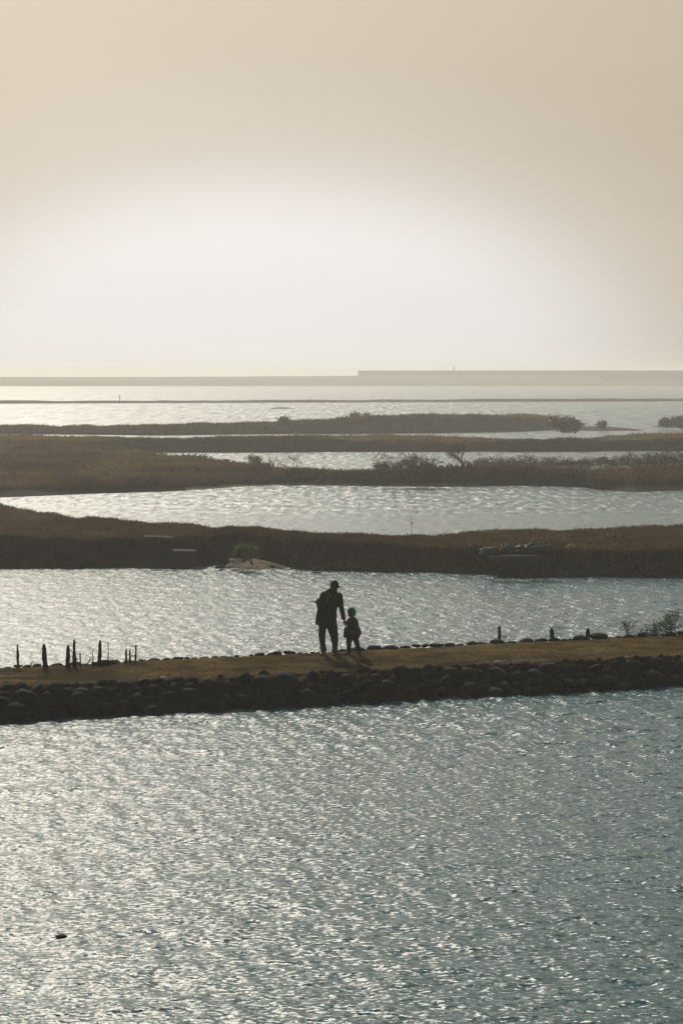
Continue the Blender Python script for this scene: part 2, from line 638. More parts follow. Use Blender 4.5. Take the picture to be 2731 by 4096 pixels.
# third bank with scrub and bare shrubs
bank_b = Bank('scrub_bank', K([(-600, 1150), (0, 1143), (200, 1135), (400, 1128), (550, 1118), (700, 1112), (830, 1115), (900, 1115), (1050, 1115), (1200, 1113), (1330, 1117), (1370, 1125), (1450, 1130), (1568, 1127), (2200, 1130)]),
              K([(-600, 1010), (0, 1018), (250, 1026), (400, 1050), (520, 1064), (600, 1078), (700, 1088), (760, 1092), (830, 1092), (900, 1088), (1000, 1088), (1100, 1089), (1250, 1089), (1400, 1084), (1568, 1078), (2200, 1070)]),
              zs([(-600, 1.0), (0, 1.0), (700, 0.75), (1000, 0.85), (1568, 1.0), (2200, 1.0)]), soil3, face_m=2.2, seed=21, rough=0.05, back=5, plateau=0.6)
sward(bank_b, 120000, 0.24, 0.028, grass_mixed, 'brown and olive grass on the scrubby middle bank', 0.22, 1.03, scale=0.25, seed=14, thin=-0.05)
sward(bank_b, 90000, 0.32, 0.028, scrub_mat, 'dense dry brown scrub on the left end of the middle bank', 0.12, 1.03, 0.0, 0.44, scale=0.2, seed=33, thin=0.05, lean=0.5)
sward(bank_b, 40000, 0.36, 0.03, scrub_mat, 'dense dry brown scrub along the right half of the middle bank', 0.2, 1.03, 0.56, 1.0, scale=0.25, seed=37, thin=0.0, lean=0.5)

clumps(bank_b, 420, 60, 0.17, 0.026, 0.28, scrub_mat, 'dark scrub clumps on the middle bank', 0.2, 1.0)
clumps(bank_b, 200, 60, 0.16, 0.026, 0.25, grass_olive, 'olive clumps on the middle bank', 0.3, 1.0)

# fourth bank: long low spit
bank_c = Bank('long_spit', K([(-600, 1042), (0, 1040), (400, 1039), (670, 1038), (1000, 1038), (1568, 1036), (2200, 1036)]),
              K([(-600, 1000), (0, 1000), (340, 1009), (480, 1008), (640, 1006), (850, 1000), (1000, 1004), (1130, 1008), (1200, 1015), (1300, 1013), (1390, 1002), (1450, 998), (1568, 995), (2200, 990)]),
              zs([(-600, 1.1), (0, 1.1), (850, 1.3), (1200, 1.0), (1568, 1.4), (2200, 1.4)]), soil4, face_m=1.4, seed=41, rough=0.07, back=6, plateau=0.75)
sward(bank_c, 110000, 0.22, 0.04, grass_mixed, 'orange brown grass along the long low spit', 0.2, 1.03, scale=0.12, seed=44, thin=-0.1)

# fifth bank: olive reed bank ending at the right
bank_d = Bank('reed_bank', K([(-600, 1000), (0, 997), (180, 998), (350, 1000), (560, 997), (800, 996), (1000, 994), (1200, 991), (1345, 985)]),
              K([(-600, 995), (0, 991), (100, 986), (200, 984), (330, 986), (450, 984), (600, 981), (720, 977), (830, 969), (900, 967), (1040, 970), (1250, 970), (1300, 970), (1345, 980)]),
              zs([(-600, 0.7), (0, 0.7), (600, 1.0), (830, 1.8), (1250, 1.8), (1310, 1.4), (1335, 0.6), (1345, 0.1)]), soil4, x1=586, face_m=1.6, seed=51, rough=0.07, back=8, plateau=0.85)
sward(bank_d, 90000, 0.32, 0.05, grass_olive, 'olive reeds covering the far grassy bank', 0.12, 1.03, scale=0.1, seed=54, thin=-0.15)


# low mounds of land further out
def mound(name, cx, cy, rx, ry, h, mat, kind='structure', seed=0, n=40, rough=0.25, pointy=1.0):
    a = np.linspace(0, 2 * math.pi, n, endpoint=False)
    rr = np.linspace(0, 1, 9)
    V = [(cx, cy, h)]
    for r in rr[1:]:
        q = 1 + rough * noise2(np.cos(a) * 1.3, np.sin(a) * 1.3, 1.2, seed, 3)
        z = h * (1 - r ** (1.6 * pointy)) - 0.15 * r ** 4 + h * 0.12 * noise2(np.cos(a) * r * rx, np.sin(a) * r * ry, 0.7, seed + 3, 3) * (1 - r)
        V += list(zip(cx + rx * r * q * np.cos(a), cy + ry * r * q * np.sin(a), z))
    T = []
    for i in range(n):
        T.append((0, 1 + i, 1 + (i + 1) % n))
    for k in range(7):
        for i in range(n):
            a0, a1 = 1 + k * n + i, 1 + k * n + (i + 1) % n
            T += [(a0, a0 + n, a1 + n), (a0, a1 + n, a1)]
    o = link(name, np_mesh(name, V, T, smooth=True), mat)
    if kind:
        o['kind'] = kind
    return o


pr = pix(600, 430)
mound('mud_spit', pr.x - 1, pr.y, 7.0, 5.0, 0.45, soil4, seed=4)
pr2 = pix(686, 427)
mound('mud_islet', pr2.x + 3, pr2.y, 8.0, 6.0, 0.6, soil4, seed=8)
ps = pix(281, 408.6)
mound('sandbar', ps.x, ps.y, 2.8, 3.0, 0.28, soil4, seed=12)


def long_wall_strip(name, p0, p1, prof, mat, seed, n=160, rough=0.05):
    """a long low ridge from p0 to p1 with a cross profile [(offset, z)]"""
    p0, p1 = Vector(p0), Vector(p1)
    d = (p1 - p0).normalized()
    nrm = Vector((-d.y, d.x, 0))
    L = (p1 - p0).length
    P = np.zeros((len(prof), n, 3))
    for j, (o, z) in enumerate(prof):
        for i in range(n):
            s = i / (n - 1)
            q = p0 + d * (L * s) + nrm * o
            P[j, i] = (q.x, q.y, z)
    if rough:
        nzx = noise2(P[:, :, 0], P[:, :, 1], 0.08, seed, 4)
        P[:, :, 2] += nzx * rough * (P[:, :, 2] > 0.05)
    m = len(prof)
    idx = np.arange(m * n).reshape(m, n)
    q = np.stack([idx[:-1, :-1], idx[:-1, 1:], idx[1:, 1:], idx[1:, :-1]], -1).reshape(-1, 4)
    return link(name, np_mesh(name, P, q, quads=True, smooth=rough > 0), mat)


a, b = pix(-220, 404.4), pix(900, 400.3)
tag(long_wall_strip('dike', (a.x, a.y, 0), (b.x, b.y, 0), [(-2.4, -0.3), (-1.6, 0.25), (-0.9, 0.62), (0.9, 0.66), (2.4, -0.3)], soil4, 6, 300, 0.3), kind='structure')

# far headland, and the sea wall to its right
hill = earth('headland earth', [(0.3, (0.08, 0.06, 0.02)), (0.7, (0.15, 0.115, 0.045))], 0.01, bump=0)
conc = earth('weathered concrete', [(0.3, (0.14, 0.125, 0.10)), (0.7, (0.20, 0.18, 0.14))], 0.05, bump=0)


def headland():
    n = 240
    x = np.linspace(-900, 150, n)
    prof = [(-40, -0.4), (-20, 0.5), (0, 0.72), (30, 1.0), (80, 0.9), (160, -0.05)]
    top = 5.3 + 0.7 * noise2(x, x * 0, 0.006, 3, 4) + np.clip((x + 120) / 240, 0, 1) * 1.6
    P = np.zeros((len(prof), n, 3))
    for j, (o, k) in enumerate(prof):
        P[j, :, 0] = x
        P[j, :, 1] = 1185 + o + 12 * noise2(x, x * 0, 0.01, 8 + j, 2) - x * 0.02
        P[j, :, 2] = top * k + (noise2(x, x * 0 + j, 0.05, 4, 3) * 0.25 if k > 0.3 else 0)
    idx = np.arange(len(prof) * n).reshape(len(prof), n)
    q = np.stack([idx[:-1, :-1], idx[:-1, 1:], idx[1:, 1:], idx[1:, :-1]], -1).reshape(-1, 4)
    tag(link('headland', np_mesh('headland', P, q, quads=True, smooth=True), hill), kind='structure')


headland()
w0, w1 = pix_d(359, 372, 1250), pix_d(760, 369.5, 1180)
sw = long_wall_strip('sea_wall', (w0.x, w0.y, 0), (w1.x, w1.y, 0),
                     [(-8, -0.4), (-5, 3.2), (-3.2, 3.3), (-3.0, 8.6), (-2.2, 9.0), (3.0, 9.0), (6.0, -0.4)], conc, 3, 60, 0.0)
tag(sw, 'long pale straight sea wall standing in the haze on the right horizon', 'wall')
link('foot_berm', long_wall_strip('tmp_berm', (w0.x - 60, w0.y - 18, 0), (w1.x, w1.y - 18, 0), [(-16, -0.4), (-9, 1.6), (0, 3.0), (8, 3.1), (10, -0.4)], hill, 9, 120, 0.8).data, hill, sw)
bpy.data.objects.remove(bpy.data.objects['tmp_berm'])

# ================================================================== the path on its stone dike
PZ = 0.55
FAR_L, FAR_R = pix(0, 668, PZ), pix(682, 634.5, PZ)
NEAR_L, NEAR_R = pix(0, 688.5, PZ), pix(682, 656, PZ)
WAT_L, WAT_R = pix(0, 722, 0), pix(682, 686, 0)


def ext(a, b, s):
    """a + (b - a) * s, s may lie outside 0..1"""
    return a + (b - a) * s


def build_dike():
    n = 260
    S = np.linspace(-1.0, 2.0, n)
    rows = []
    for kind in ('wat', 'slope', 'near', 'p1', 'p2', 'p3', 'p4', 'p5', 'far', 'back'):
        r = []
        for s in S:
            fa, ne, wa = ext(FAR_L, FAR_R, s), ext(NEAR_L, NEAR_R, s), ext(WAT_L, WAT_R, s)
            if kind == 'wat':
                q = wa + Vector((0, 0.25, -0.4))
            elif kind == 'slope':
                q = wa.lerp(ne, 0.55) + Vector((0, 0.12, -0.12))
            elif kind == 'near':
                q = ne + Vector((0, 0.03, -0.10))
            elif kind == 'far':
                q = fa + Vector((0, 0.1, -0.05))
            elif kind == 'back':
                q = fa + Vector((-0.1, 1.3, -1.0))
            else:
                k = int(kind[1])
                q = ne.lerp(fa, k / 6)
            r.append(q)
        rows.append(r)
    P = np.array([[tuple(q) for q in r] for r in rows])
    return P


DP = build_dike()


def path_material():
    m, nt, o = new_mat('gravel path')
    L = nt.links
    g = nt.nodes.new('ShaderNodeNewGeometry')
    p = nt.nodes.new('ShaderNodeBsdfPrincipled')
    p.inputs['Roughness'].default_value = 0.95
    p.inputs['Specular IOR Level'].default_value = 0.0
    big = noise_node(nt, 0.8, 7, rough=0.72)
    fine = noise_node(nt, 16, 4, rough=0.7)
    c1 = ramp(nt, big.outputs['Fac'], [(0.36, (0.045, 0.034, 0.017)), (0.5, (0.115, 0.081, 0.036)), (0.62, (0.19, 0.132, 0.06))])
    c2 = ramp(nt, fine.outputs['Fac'], [(0.30, (0.30, 0.30, 0.30)), (0.47, (0.95, 0.95, 0.95)), (0.72, (1.25, 1.2, 1.15))])
    mx = nt.nodes.new('ShaderNodeMix')
    mx.data_type = 'RGBA'
    mx.blend_type = 'MULTIPLY'
    mx.inputs[0].default_value = 0.9
    L.new(c1, mx.inputs[6])
    L.new(c2, mx.inputs[7])
    # worn dark earth with moss towards the left end of the path
    s = nt.nodes.new('ShaderNodeSeparateXYZ')
    L.new(g.outputs['Position'], s.inputs[0])
    mr = nt.nodes.new('ShaderNodeMapRange')
    mr.inputs[1].default_value = -3.9
    mr.inputs[2].default_value = -5.2
    L.new(s.outputs[0], mr.inputs[0])
    mp = nt.nodes.new('ShaderNodeMapping')
    mp.inputs['Scale'].default_value = (0.5, 1.3, 1)
    L.new(g.outputs['Position'], mp.inputs[0])
    patch = noise_node(nt, 1.0, 4, mp.outputs[0])
    pr_ = ramp(nt, patch.outputs['Fac'], [(0.44, (0, 0, 0)), (0.54, (1, 1, 1))])
    mm = nt.nodes.new('ShaderNodeMath')
    mm.operation = 'MULTIPLY'
    L.new(pr_, mm.inputs[0])
    L.new(mr.outputs[0], mm.inputs[1])
    m2 = nt.nodes.new('ShaderNodeMix')
    m2.data_type = 'RGBA'
    L.new(mm.outputs[0], m2.inputs[0])
    L.new(mx.outputs[2], m2.inputs[6])
    m2.inputs[7].default_value = (0.065, 0.052, 0.03, 1)
    L.new(m2.outputs[2], p.inputs['Base Color'])
    b = nt.nodes.new('ShaderNodeBump')
    b.inputs['Strength'].default_value = 0.55
    b.inputs['Distance'].default_value = 0.03
    nb = noise_node(nt, 22, 5, rough=0.7)
    L.new(nb.outputs['Fac'], b.inputs['Height'])
    L.new(b.outputs[0], p.inputs['Normal'])
    L.new(p.outputs[0], o.inputs[0])
    return m


path_mat = path_material()


def path_z(x, y):
    return PZ + 0.022 * noise2(np.asarray(x), np.asarray(y), 0.9, 61, 3)


def build_path():
    n = 260
    m = 26
    S = np.linspace(-1.0, 2.0, n)
    P = np.zeros((m, n, 3))
    for i, s in enumerate(S):
        fa, ne = ext(FAR_L, FAR_R, s), ext(NEAR_L, NEAR_R, s)
        for j in range(m):
            P[j, i] = ne.lerp(fa, -0.02 + 1.05 * j / (m - 1))
    P[:, :, 2] = path_z(P[:, :, 0], P[:, :, 1])
    P[0, :, 2] -= 0.12
    P[-1, :, 2] -= 0.2
    idx = np.arange(n * m).reshape(m, n)
    q = np.stack([idx[:-1, :-1], idx[:-1, 1:], idx[1:, 1:], idx[1:, :-1]], -1).reshape(-1, 4)
    return tag(link('path', np_mesh('path', P, q, quads=True, smooth=True), path_mat), kind='structure')


build_path()
# earth core of the dike under the path
wet_soil = earth('dark rubble fill', [(0.3, (0.012, 0.012, 0.011)), (0.7, (0.03, 0.028, 0.024))], 5, bump=0.6)
Pc = DP.copy()
Pc[2:9, :, 2] -= 0.09
idx = np.arange(Pc.shape[0] * Pc.shape[1]).reshape(Pc.shape[:2])
tag(link('dike_core', np_mesh('dike_core', Pc, np.stack([idx[:-1, :-1], idx[:-1, 1:], idx[1:, 1:], idx[1:, :-1]], -1).reshape(-1, 4), quads=True, smooth=True), wet_soil), kind='structure')

# ---- boulders
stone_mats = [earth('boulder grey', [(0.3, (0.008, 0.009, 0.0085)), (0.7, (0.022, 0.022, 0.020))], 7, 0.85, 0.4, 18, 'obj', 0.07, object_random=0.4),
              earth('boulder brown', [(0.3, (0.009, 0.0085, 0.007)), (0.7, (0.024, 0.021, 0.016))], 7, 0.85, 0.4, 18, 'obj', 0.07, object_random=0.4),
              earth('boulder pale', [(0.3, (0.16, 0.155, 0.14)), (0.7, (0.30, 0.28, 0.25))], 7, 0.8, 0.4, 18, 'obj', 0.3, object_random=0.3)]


def stone_mesh(seed, mat):
    bm = bmesh.new()
    bmesh.ops.create_icosphere(bm, subdivisions=2, radius=0.5)
    rs = random.Random(seed)
    cuts = [(Vector((rs.gauss(0, 1), rs.gauss(0, 1), rs.gauss(0, 1))).normalized(), rs.uniform(0.27, 0.42)) for _ in range(5)]
    for v in bm.verts:
        for d, k in cuts:
            h = v.co.dot(d)
            if h > k:
                v.co -= d * (h - k) * 0.85
        v.co *= rs.uniform(0.96, 1.04)
    me = bpy.data.meshes.new('stone')
    bm.to_mesh(me)
    bm.free()
    me.polygons.foreach_set('use_smooth', np.ones(len(me.polygons), dtype=bool))
    me.materials.append(mat)
    return me


STONES = [stone_mesh(i, stone_mats[0 if i % 3 else 1]) for i in range(12)]
PALE = [stone_mesh(50 + i, stone_mats[2]) for i in range(2)]


def put_stone(parent, me, loc, size, rot):
    o = bpy.data.objects.new('stone', me)
    o.location = loc
    o.scale = size
    o.rotation_euler = rot
    o.parent = parent
    COL.objects.link(o)
    return o


def bake_stuff(name, items, parent, mats):
    """stones outside the picture joined into one part"""
    V, T, M, off = [], [], [], 0
    for me, loc, size, rot in items:
        mt = Matrix.LocRotScale(Vector(loc), Euler(rot).to_quaternion(), Vector(size))
        co = np.array([tuple(mt @ v.co) for v in me.vertices])
        V.append(co)
        T.append(np.array([tuple(p.vertices) for p in me.polygons]) + off)
        off += len(co)
    o = link(name, np_mesh(name, np.concatenate(V), np.concatenate(T), smooth=True), mats, parent)
    o['kind'] = 'stuff'
    return o


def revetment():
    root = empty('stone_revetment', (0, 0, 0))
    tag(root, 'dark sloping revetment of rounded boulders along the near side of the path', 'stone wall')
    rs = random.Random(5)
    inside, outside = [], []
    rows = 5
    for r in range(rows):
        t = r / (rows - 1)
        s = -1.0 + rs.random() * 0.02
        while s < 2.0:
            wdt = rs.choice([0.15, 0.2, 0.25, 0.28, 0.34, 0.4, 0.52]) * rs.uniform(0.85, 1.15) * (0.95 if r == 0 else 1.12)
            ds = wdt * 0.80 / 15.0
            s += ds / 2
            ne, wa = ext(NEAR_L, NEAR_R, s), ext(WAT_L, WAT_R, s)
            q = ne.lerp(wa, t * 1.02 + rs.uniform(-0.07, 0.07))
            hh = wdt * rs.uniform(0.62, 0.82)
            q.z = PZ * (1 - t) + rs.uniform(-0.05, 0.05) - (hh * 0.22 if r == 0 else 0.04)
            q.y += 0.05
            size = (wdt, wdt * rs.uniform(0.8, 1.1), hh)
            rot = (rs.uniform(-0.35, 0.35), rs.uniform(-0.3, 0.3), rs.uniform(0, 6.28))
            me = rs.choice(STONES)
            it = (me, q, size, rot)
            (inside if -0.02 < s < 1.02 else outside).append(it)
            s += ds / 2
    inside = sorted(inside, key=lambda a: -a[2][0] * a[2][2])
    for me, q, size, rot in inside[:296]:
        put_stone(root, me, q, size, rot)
    # two pale stones on the shoulder that catch the light
    for px, py, k in ((163.5, 679.5, 0.22), (497, 664, 0.28)):
        q = pix(px, py, PZ)
        q.z -= 0.01
        put_stone(root, PALE[0], q, (k, k * 0.8, k * 0.7), (0.2, 0.1, px))
    bake_stuff('stones', inside[296:] + outside, root, stone_mats[0])
    return len(inside)


def edging():
    root = empty('stone_edging', (0, 0, 0))
    tag(root, 'low broken row of rounded stones along the far edge of the path', 'stone row')
    rs = random.Random(15)
    inside, outside = [], []
    s = -1.0
    while s < 2.0:
        wdt = rs.choice([0.18, 0.24, 0.3, 0.36, 0.46]) * rs.uniform(0.8, 1.2)
        if s < 0.47:
            wdt *= 0.8
        ds = wdt * 0.93 / 16.3
        s += ds / 2
        fa = ext(FAR_L, FAR_R, s)
        hh = wdt * rs.uniform(0.34, 0.46)
        q = fa + Vector((0, rs.uniform(0.0, 0.18), 0))
        lift = 0.02 if s < 0.47 else 0.0
        q.z = PZ + rs.uniform(-0.03, 0.03) - lift + (0.04 if wdt > 0.5 else 0)
        it = (rs.choice(STONES), q, (wdt, wdt * 0.8, hh), (rs.uniform(-0.15, 0.15), rs.uniform(-0.15, 0.15), rs.uniform(-0.4, 0.4)))
        (inside if -0.03 < s < 1.03 else outside).append(it)
        s += ds / 2
    for it in inside:
        put_stone(root, *it)
    bake_stuff('stones', outside, root, stone_mats[0])
    return len(inside)


print('stones', revetment(), edging())


def gravel():
    n = 7000
    s = RNG.random(n) * 1.6 - 0.3
    t = np.abs(RNG.normal(0, 0.55, n)) % 1.0
    fa = np.array([FAR_L[:]]) + (np.array([FAR_R[:]]) - np.array([FAR_L[:]])) * s[:, None]
    ne = np.array([NEAR_L[:]]) + (np.array([NEAR_R[:]]) - np.array([NEAR_L[:]])) * s[:, None]
    c = ne + (fa - ne) * t[:, None]
    c[:, 2] = path_z(c[:, 0], c[:, 1]) + 0.004
    r = 0.010 + 0.016 * RNG.random(n) ** 2 + (RNG.random(n) < 0.03) * 0.02
    base = np.array([(1, 0, 0), (0.3, 0.9, 0.1), (-0.8, 0.4, -0.1), (-0.5, -0.8, 0), (0.6, -0.7, 0.1), (0, 0, 0.8)])
    a = RNG.random(n) * 6.283
    ca, sa = np.cos(a), np.sin(a)
    bx = base[None, :, 0] * ca[:, None] - base[None, :, 1] * sa[:, None]
    by = base[None, :, 0] * sa[:, None] + base[None, :, 1] * ca[:, None]
    bz = np.broadcast_to(base[None, :, 2], bx.shape)
    V = c[:, None, :] + np.stack([bx, by, bz], -1) * r[:, None, None]
    tri = np.array([(0, 1, 5), (1, 2, 5), (2, 3, 5), (3, 4, 5), (4, 0, 5)])
    T = (np.arange(n)[:, None, None] * 6 + tri[None]).reshape(-1, 3)
    tag(link('gravel', np_mesh('gravel', V.reshape(-1, 3), T), earth('dark gravel', [(0.3, (0.045, 0.034, 0.016)), (0.7, (0.13, 0.09, 0.045))], 3, bump=0)), 'loose dark gravel strewn over the brown path', 'gravel', kind='stuff')


gravel()

# ================================================================== haze
hz = bpy.data.meshes.new('haze')
bm = bmesh.new()
bmesh.ops.create_cube(bm, size=1.0)
for v in bm.verts:
    v.co = Vector((v.co.x * 6100, 2500 + v.co.y * 5500, 5.25 + v.co.z * 15.5))
bm.to_mesh(hz)
bm.free()
hm, hnt, ho = new_mat('haze')
pv = hnt.nodes.new('ShaderNodeVolumePrincipled')
pv.inputs['Color'].default_value = (1.0, 0.97, 0.93, 1)
pv.inputs['Density'].default_value = 0.00080
pv.inputs['Anisotropy'].default_value = 0.45
hnt.links.new(pv.outputs[0], ho.inputs['Volume'])
tag(link('haze', hz, hm), kind='stuff')

# ================================================================== plants
def tubes(segs, sides=3):
    """segments (p0, p1, r0, r1) -> verts, tris"""
    V, T = [], []
    for p0, p1, r0, r1 in segs:
        d = (p1 - p0)
        if d.length < 1e-5:
            continue
        d.normalize()
        a = d.cross(Vector((0.3, 0.9, 0.2)))
        if a.length < 1e-3:
            a = d.cross(Vector((1, 0, 0)))
        a.normalize()
        b = d.cross(a)
        k = len(V)
        for p, r in ((p0, r0), (p1, r1)):
            for i in range(sides):
                an = 2 * math.pi * i / sides
                V.append(tuple(p + (a * math.cos(an) + b * math.sin(an)) * r))
        for i in range(sides):
            j = (i + 1) % sides
            T += [(k + i, k + j, k + sides + j), (k + i, k + sides + j, k + sides + i)]
    return V, T


def grow(segs, tips, rs, p, d, length, r, depth, spread=0.55, lean=Vector((0, 0, 0)), up=0.25, kids=(2, 4)):
    n = 3
    for i in range(n):
        d = (d + Vector((rs.gauss(0, 0.13), rs.gauss(0, 0.13), rs.gauss(0, 0.1))) + lean * 0.12 + Vector((0, 0, up * 0.1))).normalized()
        q = p + d * (length / n)
        r2 = r * 0.86
        segs.append((p.copy(), q.copy(), r, r2))
        p, r = q, r2
        if depth > 0 and i > 0:
            for _ in range(rs.randint(*kids) - 1):
                e = (d + Vector((rs.gauss(0, spread), rs.gauss(0, spread), rs.gauss(0.1, spread * 0.7)))).normalized()
                grow(segs, tips, rs, p.copy(), e, length * rs.uniform(0.5, 0.78), r * 0.62, depth - 1, spread, lean, up, kids)
    tips.append((p.copy(), d.copy()))


bark = earth('grey brown bark', [(0.3, (0.03, 0.024, 0.018)), (0.7, (0.075, 0.06, 0.045))], 9, bump=0, coords='obj')
leaf_green = leafy('green leaves', [(0.3, (0.035, 0.06, 0.014)), (0.6, (0.075, 0.11, 0.022)), (0.75, (0.12, 0.14, 0.03))], 3.0, 0.45, 0.5)
leaf_dark = leafy('dark olive leaves', [(0.3, (0.025, 0.03, 0.012)), (0.6, (0.05, 0.06, 0.022)), (0.75, (0.085, 0.08, 0.03))], 1.5, 0.3, 0.5)
leaf_brown = leafy('withered leaves', [(0.3, (0.05, 0.032, 0.02)), (0.7, (0.12, 0.075, 0.04))], 3.0, 0.4)


def leaves(tips, rs, n_per, size, jitter):
    V, T = [], []
    for p, d in tips:
        for _ in range(n_per):
            c = p + Vector((rs.gauss(0, jitter), rs.gauss(0, jitter), rs.gauss(0, jitter * 0.8)))
            a = Vector((rs.gauss(0, 1), rs.gauss(0, 1), rs.gauss(0, 0.7))).normalized()
            b = a.cross(Vector((rs.gauss(0, 1), rs.gauss(0, 1), rs.gauss(0, 1)))).normalized()
            s = size * rs.uniform(0.6, 1.35)
            k = len(V)
            V += [tuple(c - a * s), tuple(c + b * s * 0.45), tuple(c + a * s), tuple(c - b * s * 0.45)]
            T += [(k, k + 1, k + 2), (k, k + 2, k + 3)]
    return V, T


def shrub(name, loc, height, seed, label, cat='shrub', stems=4, depth=3, spread=0.55, lean=(0, 0, 0), up=0.3, r=0.02,
          leaf=None, n_leaf=3, leaf_size=0.05, jitter=0.07, fan=0.6, group=None, kids=(2, 4), sides=3):
    rs = random.Random(seed)
    root = empty(name, loc)
    tag(root, label, cat, group)
    segs, tips = [], []
    ln = Vector(lean)
    for i in range(stems):
        d = Vector((rs.gauss(0, fan), rs.gauss(0, fan), 1.0)).normalized()
        d = (d + ln * 0.5).normalized()
        grow(segs, tips, rs, Vector((rs.gauss(0, 0.03), rs.gauss(0, 0.03), -0.08)), d, height * 0.52 * rs.uniform(0.8, 1.1), r, depth, spread, ln, up, kids)
    zmax = max(t[0].z for t in tips)
    k = height / max(zmax, 0.05)
    segs = [(a * k, b * k, r0, r1) for a, b, r0, r1 in segs]
    tips = [(a * k, b) for a, b in tips]
    thick = [g for g in segs if g[2] > r * 0.6]
    thin = [g for g in segs if g[2] <= r * 0.6]
    V, T = tubes(thick, 5)
    link('trunk' if stems == 1 else 'stem', np_mesh('stem', V, T, smooth=True), bark, root)
    if thin:
        V, T = tubes(thin, sides)
        link('twigs', np_mesh('twigs', V, T), bark, root)
    if leaf:
        V, T = leaves(tips, rs, n_leaf, leaf_size, jitter)
        link('crown', np_mesh('crown', V, T), leaf, root)
    return root


def arching(name, loc, width, height, n, seed, label, rr=0.011):
    rs = random.Random(seed)
    root = empty(name, loc)
    tag(root, label, 'shrub')
    segs, tips = [], []
    for _ in range(n):
        a = rs.gauss(-0.25, 1.0)
        b = rs.gauss(0, 0.5)
        L = width * 0.3 * min(abs(a), 1.5) * (1 if a > 0 else -1)
        h = height * rs.uniform(0.35, 1.0) * max(0.35, 1 - (0.0 if width <= 0 else abs(rs.gauss(0, 0.35))))
        p = Vector((rs.gauss(0, width * 0.24), rs.gauss(0, 0.3), -0.05))
        o = p.copy()
        for i in range(1, 8):
            t = i / 7
            q = o + Vector((L * t, b * t * 0.6, h * (1 - (1.25 * t - 0.8) ** 2 / 0.64) + 0.05))
            q += Vector((rs.gauss(0, 0.02), rs.gauss(0, 0.02), rs.gauss(0, 0.015)))
            segs.append((p, q, rr, rr * 0.9))
            if i > 2:
                tips.append((q, q - p))
                for _k in range(2):
                    e = q + Vector((rs.gauss(0, 0.12), rs.gauss(0, 0.12), rs.gauss(0.05, 0.1)))
                    segs.append((q, e, rr * 0.6, rr * 0.3))
            p = q
    V, T = tubes(segs, 3)
    link('stems', np_mesh('stems', V, T), bark, root)
    V, T = leaves(tips, rs, 3, 0.045, 0.09)
    link('crown', np_mesh('crown', V, T), leaf_brown, root)
    return root


# shrubs on the middle bank
ZB = 0.8
shrub('bare_tree', pix(465, 471, ZB), 1.9, 3, 'small bare tree with fine twigs leaning left on the middle bank', 'tree', 2, 4, 0.5, (-0.55, 0, 0), 0.15, 0.06, fan=0.3, kids=(3, 4))
shrub('bare_shrub', pix(294, 469.5, ZB), 1.3, 12, 'bare grey shrub leaning left at the right end of the brown scrub', 'shrub', 5, 4, 0.5, (-0.45, 0, 0), 0.15, 0.022, fan=0.7)
shrub('bare_shrub', pix(274, 468.5, ZB - 0.1), 1.1, 19, 'thin bare shrub between the green bush and the left-leaning grey shrub', 'shrub', 5, 3, 0.5, (-0.1, 0, 0), 0.3, 0.026, fan=0.5)
shrub('green_bush', pix(252, 468, ZB - 0.1), 0.8, 22, 'small bright green bush among brown scrub on the left of the middle bank', 'bush', 5, 2, 0.5, r=0.012, leaf=leaf_green, n_leaf=10, leaf_size=0.055, jitter=0.1, fan=0.4)
shrub('green_bush', pix(381, 471.5, ZB), 0.55, 25, 'low yellow green bush at the left foot of the arching brown bush', 'bush', 6, 2, 0.6, r=0.010, leaf=leaf_green, n_leaf=10, leaf_size=0.05, jitter=0.1, fan=0.9)
arching('arching_bush', pix(417, 474, ZB), 3.4, 1.4, 130, 31, 'wide brown bush of arching stems left of the bare tree')
ORD = ['first', 'second', 'third', 'fourth', 'fifth', 'sixth', 'seventh', 'eighth', 'ninth', 'tenth']
for i, (x, h, wd, kind) in enumerate(((486, 0.75, 2.2, 'a'), (507, 1.05, 2.0, 't'), (523, 0.9, 3.2, 'a'), (549, 1.0, 2.2, 't'), (566, 0.7, 2.6, 'a'), (588, 0.95, 2.0, 't'), (607, 0.8, 3.0, 'a'), (632, 1.15, 2.2, 't'), (648, 1.0, 3.4, 'a'), (674, 1.1, 2.6, 'a'))):
    q = pix(x, 469.5 - 0.012 * (x - 480), ZB - 0.1)
    if kind == 'a':
        o = arching('twiggy_shrub', q, wd, h * 1.1, int(34 * wd), 160 + i, '%s of the brown twiggy shrubs counted rightwards from the bare tree' % ORD[i], 0.010)
        o['group'] = 'twiggy shrubs on the right of the middle bank'
    else:
        shrub('twiggy_shrub', q, h, 60 + i, '%s of the brown twiggy shrubs counted rightwards from the bare tree' % ORD[i], 'shrub', 12, 3, 0.6, ((-1) ** i * 0.25, 0, 0), 0.15, 0.018,
              fan=1.0, group='twiggy shrubs on the right of the middle bank')

